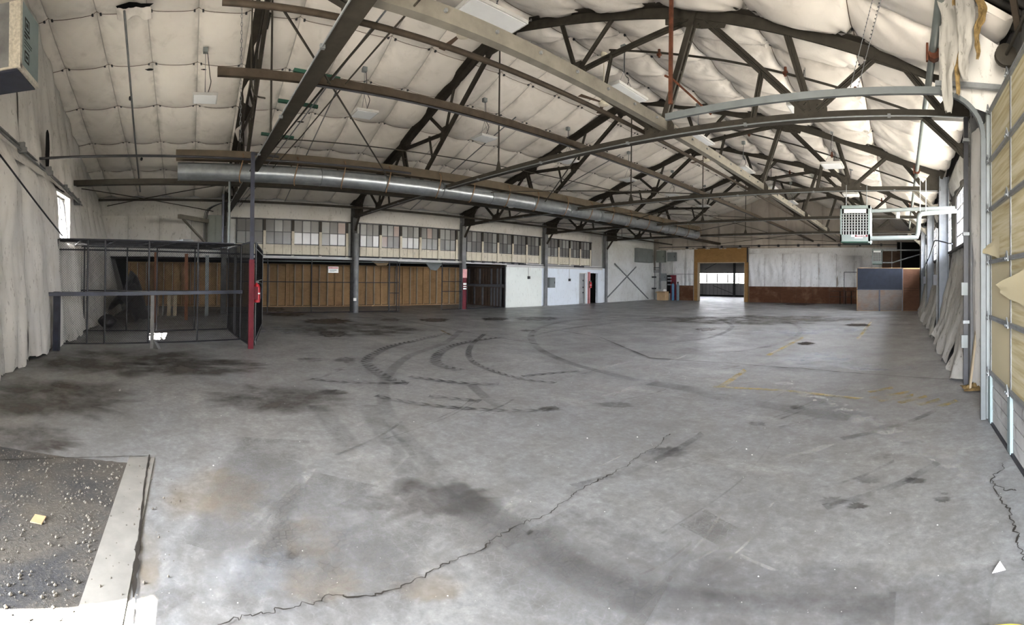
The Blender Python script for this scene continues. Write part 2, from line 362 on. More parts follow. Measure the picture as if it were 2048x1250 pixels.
def struct(o, label=None, cat=None):
    o['kind'] = 'structure'
    if label: o['label'] = label
    if cat: o['category'] = cat
    return o
def dup(root, loc, label=None):
    r = root.copy(); C.objects.link(r); r.location = loc
    if label: r['label'] = label
    for ch in list(root.children):
        c = ch.copy(); C.objects.link(c); c.parent = r
        for g in list(ch.children):
            d = g.copy(); C.objects.link(d); d.parent = c
    return r
def nz(x, y, z=0.0): return noise.noise(Vector((x, y, z)))
def smooth_path(pts, per=6):
    pts = [Vector(p) for p in pts]; out_ = []
    for i in range(len(pts)-1):
        p0 = pts[max(i-1, 0)]; p1 = pts[i]; p2 = pts[i+1]; p3 = pts[min(i+2, len(pts)-1)]
        for k in range(per):
            t = k/per; out_.append(0.5*((2*p1)+(p2-p0)*t+(2*p0-5*p1+4*p2-p3)*t*t+(3*p1-p0-3*p2+p3)*t**3))
    return out_+[pts[-1]]

# ------------------------------------------------------------------ the hall: setting
XC = -9.09; XL = -19.4; XW = -19.6; XR = 1.25; XRW = 1.55; YF = 32.3
TY = [1.33, 7.33, 13.33, 19.33, 25.33]; ZC = 4.40
ZT = [(-19.9, 4.77), (-14.6, 6.36), (-9.09, 8.12), (-3.6, 6.58), (1.75, 4.67)]
def zt(x):
    x = max(ZT[0][0], min(ZT[-1][0], x))
    for (a, za), (b, zb) in zip(ZT, ZT[1:]):
        if x <= b: return za+(zb-za)*(x-a)/(b-a)
    return ZT[-1][1]
def yw(x, z): return -2.95-0.10*z-max(0.0, (-x-10)/9.5)*0.55*min(1.6, z/4.2)

# floor
mb = MB(); mb.add([(-24, -4.0, 0), (1.6, -4.0, 0), (1.6, 43, 0), (-24, 43, 0)], [(0,1,2,3)])
floor = struct(obj('floor', mb, 'concrete'), 'worn grey concrete floor with tyre tracks across the hall')

# roof deck + quilted liner
mb = MB()
xs = [-20.9, -14.6, -9.09, -3.6, 2.75]      # eaves oversail the long walls; right one stretched, unseen, to block the sun
def ztd(x): return zt(x)+0.5-max(0.0, x-1.75)*0.357-max(0.0, -19.9-x)*0.30
mb.add([(x, y, ztd(x)) for y in (-5.0, 44.0) for x in xs], [(i, i+1, i+6, i+5) for i in range(4)])
ceiling = struct(obj('ceiling', mb, 'deck_metal'), 'pitched roof lined with sagging off-white insulation fabric')
mb = MB()
mb.grid(lambda u, v: (-0.6+2.4*u, 1.0+5.2*v, ztd(-0.6+2.4*u)-0.06+0.035*math.sin(2*math.pi*(1.0+5.2*v)/0.18)), 6, 240)
obj('corrugated_deck', mb, 'deck_metal', ceiling)
PUR = [0, 1.4, 3.0, 4.65, 6.5, 8.3, 10.45]
def liner_z(x, y, fu, k, fv, amp, side):
    sv = max(0.0, math.sin(math.pi*fv))**0.75; su = max(0.0, math.sin(math.pi*fu))**0.6
    a, b_, c = (0.07, 0.075, 0.06) if side < 0 else (0.13, 0.10, 0.08)
    s = a*sv*(1+(amp-1)*su)+b_*su+amp*c*sv*su
    # pleats fanning out from the tie points
    du = min(fu, 1-fu)*1.2; dv = min(fv, 1-fv)*1.6; r = math.hypot(du, dv)
    ang = math.atan2(dv, du+1e-6)
    s += (0.045 if side < 0 else 0.075)*math.exp(-r/(0.30 if side < 0 else 0.38))*math.cos(11*ang+7*k)*min(1, r/0.10)-(0.05 if side > 0 else 0.02)*math.exp(-r/0.12)
    s += 0.035*nz(x*1.1, y*1.1, 3.1*side)*sv+0.018*nz(x*3.1, y*2.1, 9.3)*sv
    return zt(x)+0.16-s
ties = MB(); fold_lines = MB()
bays = [(-4.67, 1.33)]+[(a, a+6) for a in TY[:-1]]+[(25.33, 32.53)]
for bi, (ya, yb) in enumerate(bays):
    ns = 5 if bi < 5 else 6
    for j in range(ns):
        y0 = ya+(yb-ya)*j/ns; y1 = ya+(yb-ya)*(j+1)/ns
        for side in (-1, 1):
            amps = [0.75+0.6*random.random() for _ in range(6)]
            if bi == 1 and side > 0 and j == 4: amps[0] = 2.2
            nv_per = 20 if bi < 4 else 9; nu = 18 if bi < 4 else 8
            def fn(u, v):
                t = v*6; k = min(5, int(t)); fv = t-k; dx = PUR[k]+(PUR[k+1]-PUR[k])*fv
                x = XC+side*dx; y = y0+(y1-y0)*u
                if side > 0 and y < 5.30: x = min(x, 0.42+0.16*nz(y*2.3, 1.7)+0.09*nz(y*7, 0.3))
                return (x, y, liner_z(x, y, u, k, fv, amps[k], side))
            keep = None
            if side > 0 and bi <= 1:
                keep = None
            mb = MB(); mb.grid(fn, nu, nv_per*6, keep); obj('liner_sheet', mb, 'liner', ceiling)
            for k in range(1, 6):
                x = XC+side*PUR[k]; fold_lines.tube([(x, y0+(y1-y0)*q/10, liner_z(x, y0+(y1-y0)*q/10, q/10, k, 0.0, 1, side)-0.008) for q in range(11)], 0.007, 4, False)
                x = XC+side*PUR[k]; z = liner_z(x, y0+0.1, 0.083, k, 0.0, 1, side)
                for dy in (-0.10, 0.10): ties.box(x-0.03, x+0.03, y0+dy-0.022, y0+dy+0.022, z-0.035, z+0.01)
obj('liner_fold_lines', fold_lines, 'brown_wall', ceiling, stuff=True)  # the fabric's dark fold lines put in as thin brown tubes
obj('liner_ties', ties, 'black_steel', ceiling, stuff=True)
# torn dark holes in the liner: scraps hanging
for (x, y, s_) in ((-10.2, -1.35, 0.42), (-12.05, -1.15, 0.12), (-13.9, 3.4, 0.12), (-12.05, 0.3, 0.07)):
    mb = MB(); z = zt(x)-0.03
    pts = [(x+s_*0.55*math.sin(a)*(0.6+0.4*nz(a*3, x)), y+s_*1.3*math.cos(a)*(0.7+0.5*nz(a*2, y))) for a in [i*math.pi/7 for i in range(14)]]
    mb.add([(px, py, zt(px)-0.06) for px, py in pts], [tuple(range(14))]); obj('liner_tear', mb, 'dark_void', ceiling)
mb = MB(); mb.grid(lambda u, v: (-10.15-0.25*v, -1.75+0.8*u, zt(-10.2)-0.10-0.16*v*(0.6+0.4*math.sin(9*u))+0.04*nz(u*6, v*4)), 14, 5)
obj('liner_flap', mb, 'liner', ceiling)

def draped(name, parent, P, nu, nv, mat, amp=0.05, fold=3.0, seed=0, rag=0.0, keep=None):
    """hanging cloth: P(u,v)->(point, normal); vertical folds and ragged hem"""
    def fn(u, v):
        p, n = P(u, v); p = Vector(p); n = Vector(n)
        f = math.sin(u*fold*6.28+2*nz(u*2, v*1.5, seed)*2.2)*0.5+nz(u*4+seed, v*2.2, 1.3)
        p = p+n*amp*(f*(0.35+0.9*(1-v))+1.2*nz(u*9, v*7, seed+5)*0.35)
        if rag: p.z += rag*nz(u*7, seed, 2.2)*(1-v)**4*2
        return p
    mb = MB(); mb.grid(fn, nu, nv, keep); return obj(name, mb, mat, parent)

# end wall (left edge of the picture)
wb = MB()
def bw(x0, x1, z0, z1):
    y = lambda z: yw((x0+x1)/2, z)-0.35
    wb.add([(x0, yw(x0, z0)-0.30, z0), (x1, yw(x1, z0)-0.30, z0), (x1, yw(x1, z1)-0.30, z1), (x0, yw(x0, z1)-0.30, z1)], [(0,1,2,3)])
bw(-24, -11.85, 0, 4.9); bw(-11.85, -10.4, 0, 2.5); bw(-11.85, -10.4, 3.65, 4.9); bw(-10.4, -1.09, 0, 4.95); bw(-1.09, 0.85, 4.1, 4.95); bw(0.85, 1.8, 0, 4.95)
for i in range(8):
    xa = -20.2+(22)*i/8; xb = xa+22/8; bw(xa-0.01, xb+0.01, 4.8, 8.9)
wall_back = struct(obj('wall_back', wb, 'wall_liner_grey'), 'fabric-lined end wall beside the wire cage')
for i, x0 in enumerate([-19.6, -18.3, -17.0, -15.7, -14.4, -13.1]):
    draped('liner_sheet', wall_back, lambda u, v, x0=x0: ((x0+1.3*u, yw(x0+1.3*u, 4.05*v)-0.05+0.12*math.sin(math.pi*u), 0.03+4.05*v), (0, 1, 0)), 14, 30, 'wall_liner', 0.07, 0.9, i, 0.05)
for i, (x0, z0, z1) in enumerate([(-11.9, 0.03, 2.5), (-11.15, 0.03, 2.5), (-10.35, 0.03, 3.95), (-9.2, 0.03, 3.95), (-8.0, 0.03, 3.95), (-6.8, 0.03, 3.95), (-5.6, 0.03, 3.95)]):
    w_ = 0.8 if z1 < 3 else 1.22
    draped('liner_sheet', wall_back, lambda u, v, x0=x0, w_=w_, z0=z0, z1=z1: ((x0+w_*u, yw(x0+w_*u, z0+(z1-z0)*v)+0.10*math.sin(math.pi*u)+0.16*(v if v < 0.9 else (1-v)*9), z0+(z1-z0)*v), (0, 1, 0)), 16, 34, 'wall_liner', 0.075, 0.9, i+20, 0.07)
for i in range(13):     # upper sheets over the ledge, up to the roof slope
    x0 = -19.6+1.22*i
    draped('liner_sheet', wall_back, lambda u, v, x0=x0: ((x0+1.22*u, yw(x0+1.22*u, 4.0)-0.02+(yw(x0, zt(x0))-yw(x0, 4.0))*v+0.06*math.sin(math.pi*u), 4.0+(zt(x0+1.22*u)+0.12-4.0)*v), (0, 1, 0)), 12, 20, 'wall_liner', 0.07, 0.8, i+40)
# ledge strip over the lower sheets
mb = MB(); mb.grid(lambda u, v: (-14.0+9.5*u, yw(-14.0+9.5*u, 3.9)+0.02+0.16*v+0.02*nz(u*30, v*3), 4.05-0.30*v+0.03*nz(u*25, 2.0)), 80, 3); obj('liner_ledge', mb, 'wall_liner', wall_back)
# hole in the upper sheet
mb = MB(); mb.add([(-10.0+0.17*math.sin(a)*(1+0.3*nz(a, 1)), yw(-10, 4.5)+0.11, 4.5+0.48*math.cos(a)*(1+0.2*nz(a, 4))) for a in [i*math.pi/9 for i in range(18)]], [tuple(range(18))]); obj('liner_tear', mb, 'dark_void', wall_back)
# end wall window
def steel_window(name, label, x0, x1, nx, nz_, z0, z1, place, mats, bar=0.02, frame=0.05):
    """place(a, d, z): a along the wall, d out of the wall"""
    w_ = thing(name, label, 'window', place((x0+x1)/2, 0, z0), kind='structure')
    fr = MB()
    def bx(a0, a1, d0, d1, za, zb):
        P = [place(a, d, z) for z in (za, zb) for d in (d0, d1) for a in (a0, a1)]
        fr.add(P, [(0,1,3,2),(4,6,7,5),(0,4,5,1),(1,5,7,3),(3,7,6,2),(2,6,4,0)])
    bx(x0-frame, x0, -0.03, 0.04, z0-frame, z1+frame); bx(x1, x1+frame, -0.03, 0.04, z0-frame, z1+frame)
    bx(x0, x1, -0.03, 0.04, z0-frame, z0); bx(x0, x1, -0.03, 0.04, z1, z1+frame)
    for i in range(1, nx): a = x0+(x1-x0)*i/nx; bx(a-bar/2, a+bar/2, -0.015, 0.02, z0, z1)
    for k in range(1, nz_): z = z0+(z1-z0)*k/nz_; bx(x0, x1, -0.015, 0.02, z-bar/2, z+bar/2)
    obj('window_frame', fr, 'black_steel', w_)
    for i in range(nx):
        for k in range(nz_):
            a0 = x0+(x1-x0)*i/nx+bar/2; a1 = x0+(x1-x0)*(i+1)/nx-bar/2; za = z0+(z1-z0)*k/nz_+bar/2; zb = z0+(z1-z0)*(k+1)/nz_-bar/2
            p = MB(); P = [place(a, d, z) for z in (za, zb) for d in (-0.003, 0.003) for a in (a0, a1)]
            p.add(P, [(0,1,3,2),(4,6,7,5),(0,4,5,1),(1,5,7,3),(3,7,6,2),(2,6,4,0)])
            obj('pane', p, mats(i, k) if callable(mats) else mats, w_)
    return w_
steel_window('window_1', 'small bright steel window high in the fabric end wall', -11.8, -10.45, 4, 2, 2.55, 3.6, lambda a, d, z: (a, yw(a, z)-0.05+d, z), 'window_glass')
mb = MB()
for za, zb, xa, xb in ((2.45, 3.72, -11.87, -11.83), (2.45, 3.72, -10.42, -10.38), (2.45, 2.5, -11.87, -10.38), (3.66, 3.72, -11.87, -10.38)):
    mb.box(xa, xb, -3.75, yw(-11, 3)+0.06, za, zb)
obj('window_reveal', mb, 'wall_liner', wall_back)

# left long wall: clerestory band on the column line, open low bay underneath
wb = MB(); wb.box(XW-0.30, XW-0.06, -4.6, YF+0.2, 2.40, 5.45); wb.box(XW-0.30, XW-0.06, 16.3, 23.4, 0, 2.40); wb.box(XW-0.30, XW-0.06, 24.7, YF+0.2, 0, 2.40)
wall_left = struct(obj('wall_left', wb, 'white_wall_old'), 'long side wall with a band of old clerestory windows')
mb = MB(); mb.box(XW-0.05, XW+0.12, 1.7, 24.9, 2.40, 2.52); obj('ledge_beam', mb, 'white_paint', wall_left)
mb = MB(); mb.box(XW-0.05, XW+0.03, 1.75, 24.0, 2.52, 2.56); mb.box(XW-0.05, XW+0.05, 1.75, 24.0, 4.10, 4.15); obj('window_rail', mb, 'black_steel', wall_left)
kinds = ['pane_grey', 'pane_grey', 'pane_mid', 'pane_milky', 'pane_milky', 'pane_pink', 'pane_mid', 'pane_mid', 'pane_grey', 'pane_pink', 'pane_mid', 'pane_grey']
wn = 1
names_pos = ['first', 'second', 'third', 'fourth', 'fifth']
wins = []
for bi, (a, b_, n, where) in enumerate([(1.95, 7.05, 4, 'between the electrical cabinet and the bare steel column'), (7.65, 13.05, 5, 'between the bare steel column and the red-footed column'), (13.65, 19.05, 5, 'above the white-painted room'), (19.65, 23.85, 4, 'above the grey door')]):
    for i in range(n): wins.append((a+(b_-a)*i/n, a+(b_-a)*(i+1)/n, where, i, bi))
for (a, b_, where, i, bi) in wins:
    wn += 1
    def pk(ii, kk, bi=bi, i=i):
        r = random.Random(wn*31+ii*7+kk*3)
        if bi >= 2: return r.choice(['pane_grey', 'pane_grey', 'pane_mid'])
        if kk == 0 and ((bi == 0 and i >= 2) or (bi == 1 and i in (0, 2))): return r.choice(['pane_milky', 'pane_milky', 'pane_mid'])
        if bi == 0 and i < 2: return r.choice(['pane_grey', 'pane_grey', 'pane_mid'])
        return r.choice(['pane_grey', 'pane_mid', 'pane_pink', 'pane_mid'])
    steel_window('window_%d' % wn, '%s clerestory window from the cage end of the run %s' % (names_pos[i], where), a+0.07, b_-0.07, 3, 2, 3.06, 4.10,
                 lambda t, d, z: (XW+0.0+d, t, z), pk, 0.03, 0.035)
    mb = MB(); mb.box(XW-0.05, XW+0.07, b_-0.06, b_+0.06, 2.52, 3.62); obj('window_post', mb, 'cream_panel', wall_left)
    mb = MB(); mb.box(XW-0.05, XW+0.06, b_-0.05, b_+0.05, 3.62, 4.10); obj('window_post', mb, 'truss_steel', wall_left)
    for q in range(3):
        y0 = a+0.06+(b_-a-0.12)*q/3; y1 = a+0.06+(b_-a-0.12)*(q+1)/3-0.012
        mb = MB(); mb.box(XW-0.05, XW+0.02, y0, y1, 2.56, 3.03); obj('sill_panel', mb, 'cream_panel', wall_left)
# scalloped liner strip above the windows, sheets at the cage end, patch by the last column
draped('liner_strip', wall_left, lambda u, v: ((XW+0.06*math.sin(math.pi*v)+0.02, -4.2+28.2*u, 4.20+(zt(XW)+0.1-4.20)*v-0.05*abs(math.sin(u*28.2/1.2*math.pi))*(1-v)), (1, 0, 0)), 240, 6, 'wall_liner', 0.015, 20, 4)
for i in range(4):
    y0 = -4.1+1.38*i
    draped('liner_sheet', wall_left, lambda u, v, y0=y0: ((XW+0.03+0.06*math.sin(math.pi*u), y0+1.38*u, 2.42+1.75*v), (1, 0, 0)), 14, 16, 'wall_liner', 0.06, 1.0, i+70)
mb = MB(); mb.box(XW-0.05, XW+0.03, 24.0, 25.1, 2.55, 4.7); obj('liner_patch', mb, 'wall_liner', wall_left)
mb = MB(); mb.box(XW-0.05, XW+0.0, 25.5, 32.2, 2.9, 4.7); obj('liner_patch', mb, 'white_wall_old', wall_left)
mb = MB(); mb.box(XW-0.05, XW+0.02, 25.5, 32.2, 2.3, 2.9); obj('wall_band', mb, 'white_wall_old', wall_left)

# white-painted room built into the low bay
wb = MB()
def wallbox(y0, y1, z0, z1, m='white_wall'): wb.box(-19.62, -19.42, y0, y1, z0, z1)
wallbox(16.3, 19.1, 0, 2.40)
wall_room = struct(obj('wall_room', wb, 'white_wall'), 'pale green-white painted room wall beside the dark partition')
wb = MB()
wallbox(19.1, 22.55, 0, 2.40); wallbox(22.55, 24.52, 2.05, 2.40); wallbox(23.28, 23.62, 0, 2.05); wallbox(24.52, 25.4, 0, 2.40)
obj('wall_stretch', wb, 'white_wall_blue', wall_room)
wb = MB(); wallbox(25.4, YF, 0, 2.40); obj('wall_stretch', wb, 'white_wall_old', wall_room)
mb = MB(); mb.box(-19.45, -19.38, 16.3, 25.0, 2.28, 2.40); obj('wall_cap', mb, 'white_paint', wall_room)
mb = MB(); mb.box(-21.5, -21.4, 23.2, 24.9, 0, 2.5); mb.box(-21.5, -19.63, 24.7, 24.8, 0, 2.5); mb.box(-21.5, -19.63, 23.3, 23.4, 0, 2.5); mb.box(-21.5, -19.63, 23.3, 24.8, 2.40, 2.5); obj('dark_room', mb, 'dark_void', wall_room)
d = thing('door_1', 'grey hinged door in the white wall beside the dark doorway', 'door', (-19.5, 22.9, 0), kind='structure')
mb = MB(); mb.box(-19.55, -19.49, 22.62, 23.05, 0.02, 2.0); obj('door_leaf', mb, 'grey_door', d)
mb = MB(); mb.box(-19.6, -19.47, 22.55, 22.62, 0, 2.05); mb.box(-19.6, -19.47, 23.2, 23.28, 0, 2.05); mb.box(-19.6, -19.47, 22.62, 23.2, 2.0, 2.05); obj('door_frame', mb, 'white_paint', d)
mb = MB(); mb.box(-19.56, -19.5, 23.05, 23.2, 0.02, 2.0); obj('door_leaf', mb, 'galvanised', d)
for z in (0.7, 1.05, 1.5):
    mb = MB(); mb.box(-19.49, -19.44, 22.98, 23.03, z, z+0.09); obj('door_hinge', mb, 'black_steel', d)
# low bay behind the fence: plywood stud wall, cross partition, low ceiling
wb = MB(); wb.box(-23.9, -23.4, -4.4, 16.4, 0, 2.6)
wall_bay = struct(obj('wall_bay', wb, 'dark_void'), 'brown plywood stud wall at the back of the low bay')
for i in range(16):
    y0 = -3.3+1.22*i; mb = MB(); mb.box(-23.40, -23.36, y0, y0+1.21, 0.08, 2.22); obj('plywood_sheet', mb, 'plywood_brown', wall_bay)
for i in range(43):
    y0 = -3.2+0.455*i+0.03*random.random(); mb = MB(); mb.box(-23.36, -23.26, y0, y0+0.05, 0.06, 2.22); obj('stud', mb, 'wood_pale' if i % 3 else 'wood_frame', wall_bay)
    mb = MB(); mb.box(-23.36, -23.355, y0+0.05, y0+0.085, 0.06, 2.22); obj('stud_shadow', mb, 'wood_post', wall_bay)  # thin dark strip painting the shadow beside each stud
mb = MB(); mb.box(-23.36, -23.26, -3.3, 16.3, 0.0, 0.06); obj('sole_plate', mb, 'wood_frame', wall_bay)
mb = MB(); mb.box(-23.36, -23.26, -3.3, 16.3, 2.22, 2.27); obj('top_plate', mb, 'wood_frame', wall_bay)
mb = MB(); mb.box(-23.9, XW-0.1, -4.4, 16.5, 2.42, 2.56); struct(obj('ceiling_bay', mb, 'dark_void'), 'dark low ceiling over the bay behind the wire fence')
wb = MB(); wb.box(-23.9, -19.5, 16.3, 16.4, 0, 2.55); wall_cross = struct(obj('wall_cross', wb, 'brown_wall'), 'dark brown boarded partition between the bay and the white room')
for i in range(13):
    x0 = -23.3+0.28*i; mb = MB(); mb.box(x0, x0+0.13, 16.25, 16.30, 0.05, 1.1); obj('board', mb, 'grey_board' if i in (9, 10, 11) or i % 3 == 0 else 'brown_wall', wall_cross)
    mb = MB(); mb.box(x0, x0+0.12, 16.25, 16.30, 1.3, 2.2); obj('board', mb, 'grey_board' if i > 10 or i % 4 == 1 else 'brown_wall', wall_cross)
mb = MB(); mb.box(-23.3, -19.55, 16.22, 16.26, 1.13, 1.28); obj('board', mb, 'grey_board', wall_cross)

# far wall
DX0, DX1, DZ = -15.55, -11.60, 3.0
wb = MB(); wb.box(-24, -15.9, YF, YF+0.25, 0, 9); wb.box(-11.3, 1.8, YF, YF+0.25, 0, 9); wb.box(-15.9, -11.3, YF, YF+0.25, DZ, 9)
wall_far = struct(obj('wall_far', wb, 'gable_liner'), 'far end wall with white fabric above a dark plywood wainscot')
seams = [-11.3, -10.05, -8.65, -7.3, -5.95, -4.65, -3.35, -2.1, -0.8, 0.5, 1.5]
for i, (a, b_) in enumerate(zip(seams, seams[1:])):
    draped('liner_sheet', wall_far, lambda u, v, a=a, b_=b_: ((a+(b_-a)*u+0.15*(v-0.5)*nz(a, 1), YF-0.04-0.05*math.sin(math.pi*u), 1.2+2.5*v), (0, -1, 0)), 16, 22, 'far_liner', 0.07, 1.4, i+100)
for i, (a, b_) in enumerate([(-19.4, -18.6), (-18.6, -17.9), (-17.9, -16.7), (-16.7, -15.9)]):
    draped('liner_sheet', wall_far, lambda u, v, a=a, b_=b_: ((a+(b_-a)*u, YF-0.04-0.05*math.sin(math.pi*u), 1.2+2.9*v), (0, -1, 0)), 12, 18, 'far_liner', 0.05, 1.4, i+120)
draped('liner_valance', wall_far, lambda u, v: ((-11.3+12.8*u, YF-0.10-0.06*(1-v), 3.62+0.42*v-0.16*(1-v)*(1 if u > 0.52 else 0)), (0, -1, 0)), 60, 5, 'far_liner', 0.04, 5, 130)
for i in range(15):
    a = XC-10.1+1.35*i
    draped('liner_sheet', wall_far, lambda u, v, a=a: ((a+1.34*u, YF-0.04-0.05*math.sin(math.pi*u), 4.05+(zt(a+1.34*u)+0.1-4.05)*v), (0, -1, 0)), 10, 16, 'gable_liner', 0.06, 0.9, i+140)
for i in range(11):
    a = -11.25+1.22*i; mb = MB(); mb.box(a, min(1.5, a+1.21), YF-0.06, YF-0.02, 0.0, 1.2+0.01*(i % 2)); obj('wainscot_sheet', mb, 'wainscot', wall_far)
for a, b_ in ((-17.2, -15.95),): mb = MB(); mb.box(a, b_, YF-0.06, YF-0.02, 0.0, 1.2); obj('wainscot_sheet', mb, 'wainscot', wall_far)
d = thing('door_2', 'tall open doorway framed in raw plywood in the far wall', 'doorway', (-13.6, YF, 0), kind='structure')
mb = MB(); mb.box(-15.85, -11.35, YF-0.09, YF-0.03, 3.03, 4.12); obj('header_panel', mb, 'plywood_header', d)
mb = MB(); mb.box(-15.85, DX0, YF-0.09, YF+0.25, 0, 3.03); obj('jamb', mb, 'plywood_header', d)
mb = MB(); mb.box(DX1, -11.35, YF-0.09, YF+0.25, 0, 3.03); obj('jamb', mb, 'plywood_header', d)
mb = MB(); mb.box(DX0, DX0+0.05, YF-0.10, YF+0.27, 0, 3.0); mb.box(DX1-0.05, DX1, YF-0.10, YF+0.27, 0, 3.0); mb.box(DX0, DX1, YF-0.10, YF+0.27, 2.97, 3.03); obj('door_trim', mb, 'wood_pale', d)
mb = MB(); mb.box(-16.0, -11.2, YF-0.14, YF-0.04, 4.12, 4.17); mb.box(-11.42, -11.34, YF-0.14, YF-0.09, 3.0, 4.12); obj('door_track', mb, 'black_steel', d)
# the hall beyond
wb = MB(); wb.box(-26, -5, 42.2, 42.4, 0, 1.32); wb.box(-26, -5, 42.2, 42.4, 2.34, 4.6); wb.box(-26, -20.6, 42.2, 42.4, 1.32, 2.34); wb.box(-14.6, -5, 42.2, 42.4, 1.32, 2.34)
wb.box(-24.0, -23.8, YF+0.20, 42.4, 0, 4.6); wb.box(-5.2, -5, YF+0.25, 42.4, 0, 4.6); wb.box(-26, -5, YF+0.25, 42.4, 4.5, 4.6)
wall_hall = struct(obj('wall_hall', wb, 'hall_wall'), 'grey wall of the next hall seen through the far doorway')
steel_window('window_20', 'bright horizontal window band in the next hall through the far doorway', -20.5, -14.7, 5, 1, 1.34, 2.32, lambda a, d, z: (a, 42.25-d, z), 'hall_glass', 0.09, 0.04)
mb = MB(); mb.box(-16.35, -16.15, 42.0, 42.2, 0, 4.5); obj('hall_column', mb, 'column_dark', wall_hall)
for i in range(48):
    x0 = -25.7+0.42*i; mb = MB(); mb.box(x0, x0+0.02, 42.17, 42.2, 0.1, 1.3); obj('siding_rib', mb, 'column_grey', wall_hall)
mb = MB(); mb.box(-25.8, -5.2, 42.1, 42.2, 0, 0.14); obj('hall_plinth', mb, 'dark_void', wall_hall)
mb = MB(); mb.bar((-19.5, 42.1, 2.7), (-17.9, 42.1, 3.5), 0.04); mb.bar((-18.6, 42.1, 1.1), (-16.4, 42.1, 0.3), 0.04); obj('hall_brace', mb, 'column_dark', wall_hall)

# right long wall
wb = MB()
wb.box(XRW, XRW+0.2, -4.2, YF+0.2, 0, 2.5); wb.box(XRW, XRW+0.2, -4.2, YF+0.2, 4.12, 5.4)
for a, b_ in ((-4.2, 7.9), (12.8, 13.9), (18.8, 19.9), (24.8, YF+0.2)): wb.box(XRW, XRW+0.2, a, b_, 2.5, 4.12)
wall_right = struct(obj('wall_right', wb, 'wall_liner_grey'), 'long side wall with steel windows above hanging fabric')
for i, (ya, txt) in enumerate(((7.9, 'nearest the big cream door'), (13.9, 'in the middle bay'), (19.9, 'in the farthest bay'))):
    steel_window('window_%d' % (21+i), 'tall steel-sash window of the long wall %s' % txt, ya+0.06, ya+4.84, 10, 4, 2.55, 4.07, lambda a, d, z: (XRW+0.06-d, a, z), 'window_glass', 0.025)
    mb = MB(); mb.box(XRW-0.22, XRW+0.02, ya-0.1, ya+5.0, 2.44, 2.50); obj('window_sill', mb, 'truss_steel', wall_right)
    for k in range(4):
        y0 = ya-0.2+1.3*k
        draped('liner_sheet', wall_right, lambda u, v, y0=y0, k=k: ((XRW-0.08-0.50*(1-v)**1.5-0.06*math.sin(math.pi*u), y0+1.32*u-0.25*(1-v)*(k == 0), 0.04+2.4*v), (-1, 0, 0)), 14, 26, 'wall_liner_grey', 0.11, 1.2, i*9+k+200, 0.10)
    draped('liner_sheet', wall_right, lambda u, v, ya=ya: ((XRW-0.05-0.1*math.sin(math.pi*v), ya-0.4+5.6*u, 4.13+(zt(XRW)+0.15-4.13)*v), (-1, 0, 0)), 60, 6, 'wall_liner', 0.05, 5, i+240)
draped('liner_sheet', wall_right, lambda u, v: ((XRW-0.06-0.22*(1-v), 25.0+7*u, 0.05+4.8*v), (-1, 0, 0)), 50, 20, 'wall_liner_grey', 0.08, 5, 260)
draped('liner_sheet', wall_right, lambda u, v: ((1.12+0.14*math.sin(math.pi*u)-0.05*(1-v), 5.45+1.6*u+0.10*(1-v), 0.06+3.95*v), (-1, 0, 0)), 20, 40, 'wall_liner', 0.07, 1.5, 262, 0.12, keep=lambda c: not (1.9 < c.z < 3.0 and c.y < 5.95+0.15*nz(c.z*5, 2)))
mb = MB(); mb.grid(lambda u, v: (1.16+0.06*nz(u*6, v*9), 5.45+0.55*u, 1.85+1.2*v), 8, 24); obj('insulation_batt', mb, 'insulation_yellow', wall_right)

